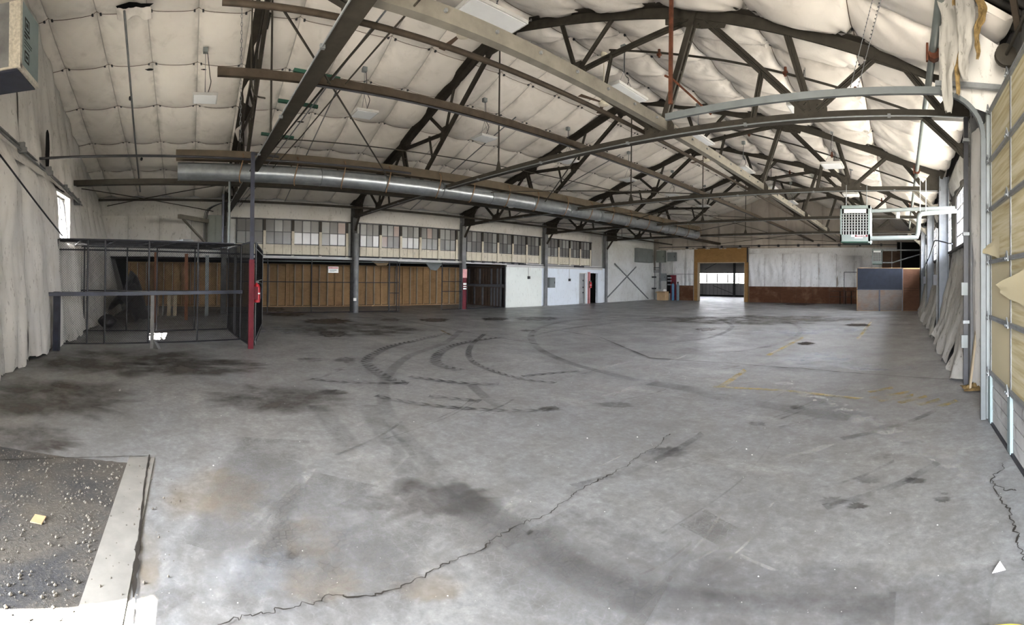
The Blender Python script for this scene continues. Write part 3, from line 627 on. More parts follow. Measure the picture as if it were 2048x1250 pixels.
# ------------------------------------------------------------------ steel frame
def T(x, dz=0.0): return (x, zt(x)+0.02+dz)
def make_truss(Y, label):
    t = thing('roof_truss', label, 'truss', (XC, Y, ZC), 'roof trusses')
    heelR, heelL = 1.15, -19.33
    # top chords (two slopes, each bent at the mid panel), bottom chord
    for pts in ([XC, -3.6, heelR+0.1], [XC, -14.6, heelL-0.1]):
        mb = MB()
        for a, b_ in zip(pts, pts[1:]):
            mb.dangle((a, Y, zt(a)-0.08), (b_, Y, zt(b_)-0.08), 0.19, 0.016, (0, 0, 1), 0.016)
        obj('top_chord', mb, 'truss_steel', t)
    mb = MB(); mb.bar((heelL, Y, ZC-0.06), (heelR, Y, ZC-0.06), 0.23, 0.016)
    mb.bar((heelL, Y-0.02, ZC), (heelR, Y-0.02, ZC), 0.014, 0.12); mb.bar((heelL, Y+0.02, ZC), (heelR, Y+0.02, ZC), 0.014, 0.12)
    obj('bottom_chord', mb, 'truss_steel', t)
    half = [  # (xa, za, xb, zb, width) for the right slope
        (XC, zt(XC)-0.12, -4.35, ZC+0.05, 0.085, 'diagonal'),
        (-6.96, zt(-6.96)-0.05, -6.47, 6.12, 0.05, 'strut'),
        (-5.43, zt(-5.43)-0.05, -6.47, 6.12, 0.05, 'strut'),
        (-3.75, zt(-3.6)-0.15, -6.47, 6.14, 0.06, 'diagonal'),
        (-5.50, 6.32, -5.72, 5.48, 0.04, 'strut'),
        (-3.55, zt(-3.6)-0.12, -1.60, ZC+0.10, 0.06, 'diagonal'),
        (-2.36, 5.27, -2.52, ZC+0.03, 0.045, 'strut'),
        (-1.95, zt(-1.95)-0.05, -1.51, ZC+0.10, 0.055, 'strut'),
        (-0.42, zt(-0.42)-0.10, -1.40, ZC+0.10, 0.055, 'diagonal'),
        (0.02, zt(0.02)-0.08, 0.66, ZC+0.05, 0.06, 'strut')]
    for mir in (0, 1):
        fx = (lambda x: 2*XC-x) if mir else (lambda x: x)
        def fz(x, z):   # mirrored side of the roof differs a little in pitch
            return z if not mir else z+(zt(2*XC-x)-zt(x))*max(0, min(1, (z-ZC)/(zt(x)-ZC)))
        for xa, za, xb, zb, w_, nm in half:
            mb = MB(); mb.dangle((fx(xa), Y, fz(xa, za)), (fx(xb), Y, fz(xb, zb)), w_, 0.010, (0, 1, 0), 0.016); obj(nm, mb, 'truss_steel', t)
        mb = MB()   # heavy twin strut mid-slope to the chord node
        for o_ in (-0.055, 0.055): mb.bar((fx(-3.62), Y+o_, fz(-3.62, zt(-3.62)-0.05)), (fx(-4.30), Y+o_, ZC+0.08), 0.045, 0.11, (1, 0, 0))
        for k in (0.25, 0.5, 0.75): x = -3.62+(-4.30+3.62)*k; z = zt(-3.62)-0.05+(ZC+0.08-zt(-3.62)+0.05)*k; mb.bar((fx(x), Y-0.07, fz(x, z)), (fx(x), Y+0.07, fz(x, z)), 0.10, 0.04)
        obj('twin_strut', mb, 'truss_steel', t)
        riv = MB()
        gus = [ [(-4.62, ZC-0.05), (-4.05, ZC-0.05), (-4.05, ZC+0.16), (-4.18, ZC+0.36), (-4.52, ZC+0.36), (-4.72, ZC+0.16)],
                [(-1.78, ZC-0.05), (-1.22, ZC-0.05), (-1.22, ZC+0.12), (-1.25, ZC+0.24), (-1.72, ZC+0.36), (-1.78, ZC+0.30)],
                [(-4.25, zt(-4.25)), (-2.95, zt(-2.95)), (-3.05, zt(-3.05)-0.26), (-3.5, zt(-3.5)-0.34), (-4.25, zt(-4.25)-0.30)],
                [(-0.70, zt(-0.70)), (0.25, zt(0.25)), (0.22, zt(0.22)-0.20), (-0.62, zt(-0.62)-0.22)],
                [(-6.72, 6.18), (-6.58, 6.36), (-6.32, 6.36), (-6.20, 6.16), (-6.22, 5.86), (-6.42, 5.86)],
                [(0.45, ZC-0.05), (1.18, ZC-0.05), (1.18, zt(1.1)), (0.95, zt(0.95))] ]
        for g in gus:
            poly = [(fx(x), fz(x, z)) for x, z in g]
            if mir: poly = poly[::-1]
            mb = MB(); mb.plate(poly, 'y', Y, 0.016); obj('gusset', mb, 'truss_steel', t)
            cx = sum(p[0] for p in poly)/len(poly); cz = sum(p[1] for p in poly)/len(poly)
            for (px, pz) in poly:
                qx, qz = px+(cx-px)*0.25, pz+(cz-pz)*0.25
                for f_ in (0.0, 0.45):
                    riv.tube([(qx+(cx-qx)*f_, Y-0.030, qz+(cz-qz)*f_), (qx+(cx-qx)*f_, Y+0.030, qz+(cz-qz)*f_)], 0.017, 6)
        for k in range(14):
            x = -4.0+0.19*k if k < 14 else 0
            riv.tube([(fx(x*1.0), Y-0.036, ZC+0.02), (fx(x*1.0), Y+0.036, ZC+0.02)], 0.014, 6)
        obj('rivets', riv, 'truss_steel', t, stuff=True)
    mb = MB(); mb.plate([(XC-0.75, zt(XC-0.75)), (XC, zt(XC)+0.02), (XC+0.75, zt(XC+0.75)), (XC+0.55, zt(XC)-0.55), (XC-0.55, zt(XC)-0.55)], 'y', Y, 0.018); obj('gusset', mb, 'truss_steel', t)
    mb = MB(); mb.tube([(XC, Y, zt(XC)-0.4), (XC, Y, ZC)], 0.022, 6); mb.plate([(XC-0.12, ZC), (XC+0.12, ZC), (XC+0.02, ZC+0.3), (XC-0.02, ZC+0.3)], 'y', Y, 0.02); obj('hanger_rod', mb, 'truss_steel', t)
    mb = MB(); mb.tube([(-17.5, Y-0.14, ZC-0.09), (heelR-0.1, Y-0.14, ZC-0.09)], 0.013, 6)
    for k in range(8): x = -17+2.4*k; mb.box(x-0.025, x+0.025, Y-0.16, Y-0.10, ZC-0.11, ZC-0.06)
    obj('conduit', mb, 'galvanised', t)
    return t
tr0 = make_truss(7.33, 'brown riveted roof truss carrying the pale channel, second from the wire cage end')
dup(tr0, (XC, 1.60, ZC), 'brown steel truss directly overhead with conduits and green brackets, nearest the wire cage')
dup(tr0, (XC, 13.33, ZC), 'brown roof truss above the louvred unit heater, third from the wire cage end')
dup(tr0, (XC, 19.33, ZC), 'brown roof truss landing between the white room and the grey door, fourth of five')
dup(tr0, (XC, 25.33, ZC), 'brown roof truss closest to the far wall, above the navy board')

# columns
def left_column(Y, label, mat, kind=0):
    c = thing('steel_column', label, 'column', (XL, Y, 0), 'steel columns')
    mb = MB(); mb.ibeam((XL, Y, 0), (XL, Y, ZC+0.5), 0.24, 0.26, 0.02, (1, 0, 0)); obj('shaft', mb, mat, c)
    mb = MB(); mb.box(XL-0.2, XL+0.2, Y-0.2, Y+0.2, 0, 0.02); obj('base_plate', mb, mat, c)
    mb = MB(); mb.dangle((XL+0.12, Y, 3.75), (XL+0.62, Y, ZC-0.03), 0.06, 0.01, (0, 1, 0)); obj('knee_brace', mb, 'truss_steel', c)
    mb = MB(); mb.plate([(XL+0.1, ZC-0.1), (XL+1.0, ZC-0.1), (XL+0.9, zt(XL+0.9)), (XL-0.2, zt(XL)), (XL-0.2, ZC-0.2)], 'y', Y+0.03, 0.02); obj('cap_plate', mb, 'truss_steel', c)
    return c
cA = left_column(7.33, 'bare steel column with worn grey pipe jacket in front of the plywood bay', 'column_dark')
mb = MB(); mb.tube([(XL+0.17, 7.38, 0), (XL+0.17, 7.38, 3.6)], 0.13, 12); obj('pipe_jacket', mb, 'column_grey', cA)
mb = MB(); mb.box(XL+0.28, XL+0.32, 7.22, 7.36, 0.55, 0.68); obj('sticker', mb, 'paper_white', cA)
cB = left_column(13.33, 'grey steel column with red-painted foot between the plywood bay and the white room', 'column_grey')
mb = MB(); mb.box(XL+0.135, XL+0.16, 13.24, 13.50, 0, 1.65); mb.box(XL-0.1, XL+0.16, 13.46, 13.50, 0, 1.65); obj('painted_foot', mb, 'red_paint', cB)
mb = MB(); mb.box(XL+0.135, XL+0.16, 13.24, 13.50, 1.65, 2.1); obj('painted_foot', mb, 'pink_paint', cB)
for z0, z1 in ((1.28, 1.38), (1.18, 1.22), (1.05, 1.12)):
    mb = MB(); mb.box(XL+0.16, XL+0.168, 13.27, 13.47, z0, z1); obj('white_band', mb, 'paper_white', cB)
cC = left_column(19.33, 'grey steel column with a small switch box splitting the white wall', 'column_grey')
cD = left_column(25.33, 'grey steel column right of the dark doorway in the white wall', 'column_grey')
cE = left_column(1.45, 'dark steel column hidden behind the electrical cabinet over the wire cage', 'column_dark')
def right_column(Y, label, mat):
    c = thing('steel_column', label, 'column', (XR, Y, 0), 'steel columns')
    mb = MB(); mb.ibeam((XR, Y, 0), (XR, Y, ZC+0.35), 0.30, 0.28, 0.02, (1, 0, 0)); obj('shaft', mb, mat, c)
    mb = MB(); mb.box(XR-0.2, XR+0.2, Y-0.22, Y+0.22, 0, 0.025); obj('base_plate', mb, mat, c)
    mb = MB(); mb.dangle((XR-0.15, Y, 3.70), (XR-0.88, Y, ZC-0.05), 0.06, 0.01, (0, 1, 0)); mb.plate([(XR-0.15, 3.55), (XR-0.15, 3.95), (XR-0.4, 3.92)], 'y', Y, 0.02); obj('knee_brace', mb, 'beam_grey' if mat == 'column_white' else 'truss_steel', c)
    riv = MB()
    for k in range(6):
        for d_ in (-0.08, 0.08): riv.tube([(XR-0.15, Y+d_, ZC-0.05-0.09*k), (XR-0.16, Y+d_, ZC-0.05-0.09*k)], 0.016, 6)
    obj('rivets', riv, mat, c, stuff=True)
    return c
right_column(7.33, 'shaded grey steel column beside the big cream door', 'column_grey')
right_column(13.33, 'pale painted steel column between the first and second tall steel windows', 'column_white')
right_column(19.33, 'pale painted steel column between the second and third tall steel windows', 'column_white')
right_column(25.33, 'pale painted steel column standing at the end of the plywood partition', 'column_white')
mb = MB(); mb.bar((XR-0.22, 7.18, 0.02), (XR-0.22, 7.18, 4.3), 0.07); cp = tag(obj('conduit_riser', mb, 'black_steel'), 'black cable riser strapped to the column by the cream door', 'conduit')
for z in (1.0, 2.4, 3.9):
    mb = MB(); mb.box(XR-0.27, XR-0.17, 7.10, 7.20, z, z+0.05); obj('strap', mb, 'galvanised', cp)
mb = MB(); mb.box(XR-0.30, XR-0.20, 7.08, 7.16, 0.62, 0.82); obj('junction_box', mb, 'box_grey', cp)
mb = MB(); mb.box(XR-0.30, XR-0.20, 7.08, 7.16, 1.45, 1.65); obj('junction_box', mb, 'box_grey', cp)

# longitudinal steel
def longbeam(name, label, cat, mat, fn, group=None):
    mb = MB(); fn(mb); return tag(obj(name, mb, mat), label, cat, group)
b1 = longbeam('channel_beam', 'pale grey steel channel running the length of the roof over the trusses', 'beam', 'beam_grey', lambda m: m.channel((-4.25, -3.4, 4.56), (-4.25, YF, 4.56), 0.13, 0.19, 0.012))  # paler than the twin beam; the light falling on it is in the colour
riv = MB()
for k in range(46): riv.tube([(-4.18, -1.0+0.72*k, 4.58), (-4.15, -1.0+0.72*k, 4.58)], 0.022, 8)
obj('bolts', riv, 'galvanised', b1, stuff=True)
longbeam('pipe_run', 'brown steel pipe carrying brace rods beside the pale channel', 'pipe', 'brown_steel', lambda m: m.tube([(-4.72, 0.3, 4.52), (-4.72, YF, 4.52)], 0.038, 8))
longbeam('tie_beam', 'brown tie beam with a thin conduit, left of the brown pipe overhead', 'beam', 'brown_steel', lambda m: m.bar((-6.35, 0.35, 4.52), (-6.35, YF, 4.52), 0.07, 0.12))
longbeam('conduit_run', 'thin dark conduit clipped under the brown tie beam', 'conduit', 'black_steel', lambda m: m.tube([(-6.30, 1.6, 4.42), (-6.30, 24, 4.42)], 0.014, 6))
longbeam('channel_beam', 'dark twin channel beam running below the silver duct', 'beam', 'truss_steel', lambda m: (m.channel((-13.62, -3.6, 4.45), (-13.62, YF, 4.45), 0.09, 0.16, 0.012), m.channel((-13.78, -3.6, 4.45), (-13.78, YF, 4.45), 0.09, 0.16, 0.012, (0, 0, 1), -1)))
longbeam('eave_strut', 'thin steel strut running under the eave above the clerestory windows', 'strut', 'truss_steel', lambda m: m.bar((-17.9, -3.7, 4.60), (-17.9, YF, 4.50), 0.07, 0.09))
longbeam('pipe_run', 'thin black pipe from the end wall to the red post', 'pipe', 'black_steel', lambda m: m.tube([(-9.6, -3.35, 4.22), (-10.7, 1.4, 4.42), (-11.4, 6.0, 4.62)], 0.03, 8))
mp = longbeam('pipe_run', 'grey sprinkler main along the eave above the tall windows', 'pipe', 'pipe_pale', lambda m: m.tube([(0.42, 3.0, 4.82), (0.45, YF, 4.62)], 0.055, 10))
for y in (6.1, 12.6, 18.6):
    mb = MB(); mb.tube([(0.44, y-0.06, 4.75), (0.44, y+0.06, 4.75)], 0.085, 8); mb.box(0.33, 0.36, y-0.03, y+0.03, 4.66, 4.9); obj('pipe_coupling', mb, 'rust', mp)
# sprinkler branch lines up the slope
for i, (y, x0, x1) in enumerate(((8.7, -6.6, 0.4), (14.8, -6.8, 0.4), (20.6, -6.8, 0.4))):
    br = longbeam('sprinkler_branch', ('sprinkler branch pipe under the roof slope beyond the nearest riveted truss', 'sprinkler branch pipe above the unit heater', 'sprinkler branch pipe in the far bay of the roof')[i], 'pipe', 'truss_steel', lambda m: m.tube([(x0, y, zt(x0)-0.20), (-3.6, y, zt(-3.6)-0.32), (x1, y, zt(x1)-0.28)], 0.025, 8))
    for x in (-5.2, -2.3, -0.9):
        mb = MB(); mb.tube([(x, y, zt(x)-0.36), (x, y, zt(x)-0.18)], 0.03, 8); mb.box(x-0.05, x+0.05, y-0.03, y+0.03, zt(x)-0.32, zt(x)-0.27); obj('sprinkler_head', mb, 'rust', br)
sp = longbeam('sprinkler_branch', 'thin grey pipe running down the roof slope above the wire cage', 'pipe', 'column_grey', lambda m: m.tube([(-10.1, -1.55, zt(-10.1)-0.22), (-14.6, -1.85, zt(-14.6)-0.24), (-18.6, -2.1, zt(-18.6)-0.12)], 0.028, 8))
for x in (-12.9, -16.0):
    mb = MB(); mb.tube([(x-0.05, -1.78, zt(x)-0.22), (x+0.05, -1.76, zt(x)-0.20)], 0.045, 8); obj('pipe_coupling', mb, 'black_steel', sp)
for i, (y, xa, xb) in enumerate(((4.0, -12.0, -19.0), (10.0, -11.5, -19.0), (16.0, -11.5, -19.0))):
    longbeam('sprinkler_branch', ('thin pipe down the slope above the first clerestory run', 'thin pipe down the slope above the red-footed column', 'thin pipe down the slope above the white room')[i], 'pipe', 'column_grey', lambda m: m.tube([(xa, y, zt(xa)-0.25), (xb, y, zt(xb)-0.2)], 0.02, 6))
# brace rods in the chord plane
rods = [((-4.72, 2.0, 4.5), (-12.2, 1.75, 4.5)), ((-4.72, 0.95, 4.5), (-11.6, 5.4, 4.45)), ((-6.35, 7.4, 4.45), (-13.7, 13.2, 4.45)), ((-13.7, 7.4, 4.45), (-6.35, 13.2, 4.45)),
        ((-6.35, 13.4, 4.45), (-13.7, 19.2, 4.45)), ((-13.7, 13.4, 4.45), (-6.35, 19.2, 4.45)), ((-6.35, 19.4, 4.45), (-13.7, 25.2, 4.45)), ((-13.7, 25.4, 4.45), (-4.3, 32.2, 4.45)), ((-4.3, 25.4, 4.45), (-13.7, 32.2, 4.45)),
        ((-13.8, -3.4, 4.3), (-18.2, 0.9, 4.2)), ((-18.2, -3.4, 4.4), (-13.8, 1.4, 4.5)), ((-17.9, 13.4, 4.45), (-13.8, 19.2, 4.45)), ((-17.9, 19.4, 4.45), (-13.8, 25.2, 4.45)), ((-13.8, 19.4, 4.45), (-17.9, 25.2, 4.45))]
rl = ['brace rod crossing beside the overhead truss', 'brace rod slanting from the brown pipe to the silver duct', 'brace rod of the second bay rising from the brown tie beam', 'brace rod of the second bay rising from the twin channel beam',
      'brace rod of the third bay rising from the brown tie beam', 'brace rod of the third bay rising from the twin channel beam', 'brace rod of the fourth bay under the duct end', 'long brace rod of the last bay towards the plywood doorway', 'long brace rod of the last bay away from the pale channel',
      'brace rod above the wire cage meeting the cabinet column', 'brace rod above the wire cage starting at the end wall corner', 'eave brace rod over the white room', 'eave brace rod over the grey door', 'eave brace rod over the corner switchgear']
for (p, q), l in zip(rods, rl):
    mb = MB(); mb.tube([p, q], 0.017, 6); tag(obj('brace_rod', mb, 'truss_steel'), 'thin steel '+l, 'rod', 'roof brace rods')
for k, (x, z) in enumerate(((-9.09, 5.2),)):
    mb = MB(); mb.tube([(x-1.6, 2.0, 4.95), (x-1.0, 12.0, 4.95), (x, 30, 4.95)], 0.014, 6); tag(obj('sag_rod', mb, 'truss_steel'), 'thin long sag rod crossing the hangers of every truss', 'rod')
# purlins visible at the far end, hanging pipe, door-side rusted pipe
hp = thing('hanging_pipe', 'rusty brown vertical pipe hanging from the roof in front of the nearest truss', 'pipe', (-3.66, 6.5, 4.6))
mb = MB(); mb.bar((-3.66, 6.5, 4.58), (-3.66, 6.5, 6.75), 0.055); obj('upright', mb, 'rust', hp)
mb = MB(); mb.tube([(-3.80, 6.55, 5.10), (-3.66, 6.55, 5.02), (-3.10, 6.9, 4.45)], 0.02, 6); obj('slanted_rod', mb, 'rust', hp)

# silver duct slung from a tan beam
du = thing('air_duct', 'long silver round duct slung under a tan beam by brown rope loops', 'duct', (-11.8, 10, 4.3))
for i in range(13):
    ya, yb = -0.35+1.9*i, -0.35+1.9*(i+1)-0.012
    mb = MB(); mb.tube([(-11.8, ya, 4.34), (-11.8, ya+0.03, 4.34), (-11.8, yb, 4.34)], [0.242, 0.232, 0.232], 20); obj('duct_section', mb, 'duct_metal', du)
mb = MB(); mb.bar((-11.8, -0.4, 4.76), (-11.8, 24.4, 4.70), 0.26, 0.24); obj('carrier_beam', mb, 'tan_beam', du)
for i in range(17):
    y = 1.0+1.45*i+0.3*random.random()
    mb = MB(); mb.tube([(-11.8+0.26*math.sin(a)*(1 if abs(math.cos(a)) < 2 else 1), y+0.05*math.sin(a*2), 4.47+0.39*math.cos(a)) for a in [k*math.pi/8 for k in range(17)]], 0.016, 6); obj('rope_loop', mb, 'rope', du)
for i, (y, l) in enumerate(((10.77, 'white can-shaped outlet under the duct above the red-footed column'), (15.8, 'white can-shaped outlet under the duct above the white room'), (22.0, 'white can-shaped outlet at the far end of the duct'))):
    c = thing('can_outlet', l, 'can light', (-12.6, y, 4.3), 'can outlets under the duct')
    mb = MB(); mb.lathe((-12.6, y, 4.25), [(0.10, 0), (0.10, 0.30), (0.06, 0.33)], 14); obj('can', mb, 'white_paint', c)
    mb = MB(); mb.tube([(-12.6, y, 4.57), (-12.3, y, 4.76), (-11.9, y, 4.76)], 0.015, 6); obj('bracket', mb, 'black_steel', c)
mb = MB(); mb.bar((-10.18, 1.4, 2.05), (-10.18, 1.4, 4.42), 0.08); 

# hanging lamps
def make_light(loc, label, w_=0.6, l_=0.62, tilt=0.0):
    x, y, z = loc
    t = thing('panel_light', label, 'light', loc, 'hanging panel lights')
    mb = MB(); mb.box(x-w_/2, x+w_/2, y-l_/2, y+l_/2, z, z+0.06); mb.box(x-0.06, x+0.06, y-0.12, y+0.12, z+0.06, z+0.12); obj('housing', mb, 'white_paint', t)
    mb = MB(); mb.box(x-w_/2+0.03, x+w_/2-0.03, y-l_/2+0.03, y+l_/2-0.03, z-0.008, z+0.002); obj('diffuser', mb, 'lamp_diffuser', t)
    top = zt(x)-0.02
    for sx_ in (-1, 1):
        mb = MB(); mb.tube([(x+sx_*w_*0.4, y, z+0.06), (x, y, z+0.55), (x, y, top)], 0.006, 5); obj('suspension_wire', mb, 'galvanised', t)
    mb = MB(); mb.tube(smooth_path([(x, y+0.05, z+0.1), (x+0.05, y+0.14, z+0.4), (x-0.06, y+0.12, (z+top)/2), (x, y+0.04, top)], 4), 0.010, 5); obj('power_cord', mb, 'black_steel', t)
    mb = MB(); mb.box(x-0.06, x+0.06, y-0.06, y+0.06, top-0.12, top); obj('junction_box', mb, 'box_grey', t)
    return t
ordn = ['first', 'second', 'third', 'fourth', 'fifth', 'sixth', 'seventh']
l0 = make_light((-11.4, 0.32, 6.07), 'first hanging panel light of the row left of the ridge, above the wire cage')
for i, y in enumerate((4.55, 8.6, 12.5, 16.5, 20.5, 24.5)): dup(l0, (-11.4, y, 6.05), '%s hanging panel light of the row left of the ridge, counted from the cage' % ordn[i+1])
l1 = make_light((-6.1, 4.7, 6.1), 'large white panel light nearest the camera, beside the pale channel', 0.62, 1.2)
for i, y in enumerate((8.6, 12.6, 16.7, 20.6, 24.4)): dup(l1, (-6.1, y, 5.98), '%s long panel light of the row along the ridge, counted from the camera' % ordn[i+1])
l2 = make_light((-1.94, 12.6, 4.90), 'white panel light hanging above the unit heater', 0.6, 0.62)
dup(l2, (-1.9, 8.7, 5.05), 'white panel light half hidden behind the nearest truss gusset'); dup(l2, (-1.9, 17.0, 4.9), 'white panel light hanging beyond the unit heater')

# ------------------------------------------------------------------ wire cage, fences and the things around them
def chain_link(o, ex, ez, W, H, pitch=0.055, r=0.003):
    """woven wire on the plane o + a*ex + b*ez"""
    o = Vector(o); ex = Vector(ex).normalized(); ez = Vector(ez).normalized(); n = ex.cross(ez)
    mb = MB(); vs = []; fs = []
    nw = int(W/pitch)+1; ns = int(H/pitch)+1; h = pitch/2
    offs = [ex*r*math.cos(a)+n*r*math.sin(a) for a in (0.5, 2.6, 4.7)]
    for i in range(nw):
        base = len(vs)
        for k in range(ns*2+1):
            a = i*pitch+(h if k % 2 else 0.0)-0.001*(1 if k % 2 else -1)*-1; b_ = min(H, k*h)
            a = min(W, a); p = o+ex*a+ez*b_+n*(0.004 if k % 2 else -0.004)
            vs += [p+q for q in offs]
            if k:
                j = base+k*3
                for q in range(3): fs.append((j-3+q, j-3+(q+1) % 3, j+(q+1) % 3, j+q))
        # the mirrored wire closes the diamonds
        base = len(vs)
        for k in range(ns*2+1):
            a = i*pitch-(h if k % 2 else 0.0)+pitch*0; b_ = min(H, k*h); a = max(0.0, min(W, a)); p = o+ex*a+ez*b_+n*(-0.004 if k % 2 else 0.004)
            vs += [p+q for q in offs]
            if k:
                j = base+k*3
                for q in range(3): fs.append((j-3+q, j-3+(q+1) % 3, j+(q+1) % 3, j+q))
    mb.add(vs, fs); return mb
def V3(p, z=0.0): return Vector((p[0], p[1], z))
FA, FB = (-9.84, -2.97), (-11.25, 1.27); BA, BD = (-12.25, -3.0), (-13.36, 1.13); ZR = 2.42
cage = thing('wire_cage', 'black chain-link storage cage with a wire roof beside the end wall', 'cage', (-11.5, -0.9, 0))
def panel(p, q, z0, z1, parent, posts, rails, mesh_mat='wire_black', post_mat='black_steel', r=0.022, pitch=0.055, wr=0.003):
    a, b_ = V3(p, z0), V3(q, z0); d = (b_-a); L = d.length; d.normalize()
    obj('wire_mesh', chain_link(a, d, (0, 0, 1), L, z1-z0, pitch, wr), mesh_mat, parent, stuff=True)
    for t in posts: mb = MB(); pt = a+d*L*t; mb.tube([pt, pt+Vector((0, 0, z1-z0))], r, 8); obj('post', mb, post_mat, parent)
    for z in rails: mb = MB(); mb.tube([V3(p, z), V3(q, z)], r*0.85, 6); obj('rail', mb, post_mat, parent)
panel(FA, FB, 0.05, ZR, cage, (0.0, 0.155, 0.245, 0.475, 0.745, 1.0), (0.06, 1.22, ZR))
panel(BA, BD, 0.05, ZR-0.02, cage, (0.02, 0.30, 0.50, 0.76, 1.0), (0.06, 1.18, ZR-0.02))
panel(FB, BD, 0.05, ZR, cage, (0.35, 0.45), (0.06, 1.2, ZR))
a = V3(FA, ZR); e1 = (V3(FB, ZR)-a); L1 = e1.length; e2 = (V3(BA, ZR)-a); e2 = e2-e1.normalized()*e2.dot(e1.normalized()); L2 = e2.length
obj('wire_roof', chain_link(a, e1, e2, L1, L2, 0.055, 0.003), 'wire_black', cage, stuff=True)
for t in (0.12, 0.3, 0.5, 0.62, 0.85): mb = MB(); p = V3(FA, ZR)+e1*t; mb.tube([p, p+e2], 0.022, 6); obj('roof_rail', mb, 'black_steel', cage)
for t in (0.2, 0.5, 0.8): mb = MB(); p = V3(FA, ZR+0.03)+e2*t; mb.bar(p, p+e1, 0.05, 0.07); obj('roof_rail', mb, 'black_steel', cage)
mb = MB(); mb.tube([V3(FA, 2.2)+e2*0.05, V3(FB, 2.2)+e2*0.05], 0.02, 6); obj('rail', mb, 'black_steel', cage)
# boards lying on the cage roof
mb = MB(); mb.bar((-11.5, -0.05, ZR+0.11), (-12.5, -0.35, ZR+0.11), 0.28, 0.05); tag(obj('loose_board', mb, 'column_grey'), 'grey board lying on the wire roof of the cage', 'board')
# wing of mesh between the cage and the red post, open gate leaf behind it
wing = thing('fence_wing', 'narrow chain-link wing joining the cage to the red post', 'fence', (-10.7, 1.33, 0))
panel((-10.22, 1.38), FB, 0.05, ZR, wing, (0.97,), (0.08, ZR), pitch=0.05)
gate = thing('gate_leaf', 'grey-framed chain-link gate leaf standing open behind the fire extinguisher', 'gate', (-12.4, 1.9, 0))
panel((-10.5, 1.52), (-14.4, 2.32), 0.0, 2.44, gate, (0.05, 1.0), (0.1, 2.3, 2.44), post_mat='column_grey', pitch=0.06)
# guard rail in front of the cage
gr = thing('guard_rail', 'dark steel guard rail along the front of the wire cage', 'rail', (-10, -0.8, 0))
mb = MB(); mb.bar((-9.10, -3.0, 1.21), (-10.10, -0.83, 1.23), 0.07, 0.08); mb.bar((-10.10, -0.83, 1.23), (-11.1, 1.30, 1.25), 0.07, 0.08); obj('rail', mb, 'navy_steel', gr)
mb = MB(); mb.bar((-9.28, -2.80, 0), (-9.28, -2.80, 1.26), 0.13); obj('post', mb, 'navy_steel', gr)
mb = MB(); mb.bar((-10.12, -0.83, 0), (-10.12, -0.83, 1.22), 0.08); mb.add([(-10.08, -0.80, 0), (-9.98, -0.68, 0), (-10.08, -0.80, 0.2), (-10.14, -0.76, 0), (-10.04, -0.62, 0), (-10.14, -0.76, 0.2)], [(0,1,2),(3,5,4),(0,3,4,1),(1,4,5,2),(2,5,3,0)]); obj('post', mb, 'column_grey', gr)
rp_ = thing('red_post', 'tall black post with its lower half painted red beside the wire cage', 'post', (-10.18, 1.39, 0))
mb = MB(); mb.bar((-10.18, 1.39, 0), (-10.18, 1.39, 2.02), 0.115); obj('painted_half', mb, 'red_paint', rp_)
mb = MB(); mb.bar((-10.18, 1.39, 2.02), (-10.18, 1.39, 4.45), 0.085); obj('upper_half', mb, 'navy_steel', rp_)
def extinguisher(loc, label, s=1.0):
    x, y, z = loc
    e = thing('fire_extinguisher', label, 'extinguisher', loc, 'fire extinguishers')
    mb = MB(); mb.lathe(loc, [(0.02*s, 0), (0.08*s, 0.01*s), (0.085*s, 0.05*s), (0.085*s, 0.36*s), (0.06*s, 0.42*s), (0.025*s, 0.44*s), (0.025*s, 0.46*s)], 16); obj('cylinder', mb, 'extinguisher_red', e)
    mb = MB(); mb.box(x-0.02*s, x+0.02*s, y-0.02*s, y+0.05*s, z+0.46*s, z+0.49*s); mb.bar((x, y, z+0.50*s), (x, y+0.12*s, z+0.53*s), 0.03*s, 0.012*s); obj('valve_handle', mb, 'galvanised', e)
    mb = MB(); mb.tube(smooth_path([(x, y+0.03*s, z+0.47*s), (x+0.02, y+0.12*s, z+0.42*s), (x+0.02, y+0.10*s, z+0.2*s), (x+0.03, y+0.09*s, z+0.1*s)], 5), 0.012*s, 6); obj('hose', mb, 'black_steel', e)
    mb = MB(); mb.lathe((x, y, z+0.2*s), [(0.0865*s, 0), (0.0865*s, 0.03*s)], 16); obj('label_band', mb, 'paper_white', e)
    return e
extinguisher((-10.36, 1.54, 1.03), 'red fire extinguisher hanging beside the tall red post')
mb = MB(); mb.box(-10.30, -10.26, 1.40, 1.56, 1.1, 1.4); tag(obj('extinguisher_bracket', mb, 'red_paint'), 'red bracket plate holding the extinguisher on the red post', 'bracket')
# inside the low bay behind the cage
for i, (x, y, l) in enumerate(((-15.4, -1.15, 'reddish wooden post behind the wire cage, nearer the end wall'), (-16.4, -0.12, 'reddish wooden post behind the wire cage, nearer the red post'))):
    mb = MB(); mb.bar((x, y, 0), (x-0.1, y-0.02, 2.40), 0.12); tag(obj('wooden_post', mb, 'wood_post'), l, 'post', 'wooden posts behind the cage')
mb = MB(); mb.ibeam((-18.05, 0.68, 0), (-18.05, 0.68, 2.42), 0.14, 0.14, 0.015, (1, 0, 0)); tag(obj('steel_prop', mb, 'box_grey'), 'pale steel prop in the low bay behind the wire cage', 'post')
for i in range(4):
    y = -1.30+0.24*i; mb = MB(); mb.bar((-17.9, y, 0.0), (-18.2, y, 0.92), 0.15 if i != 1 else 0.06, 0.03, (1, 0, 0)); tag(obj('leaning_plank', mb, 'wood_pale' if i != 1 else 'galvanised'), ['pale plank nearest the end wall leaning behind the cage', 'narrow metal strip among the planks leaning behind the cage', 'pale plank just right of the metal strip behind the cage', 'pale plank nearest the red post leaning behind the cage'][i], 'plank', 'planks behind the cage')
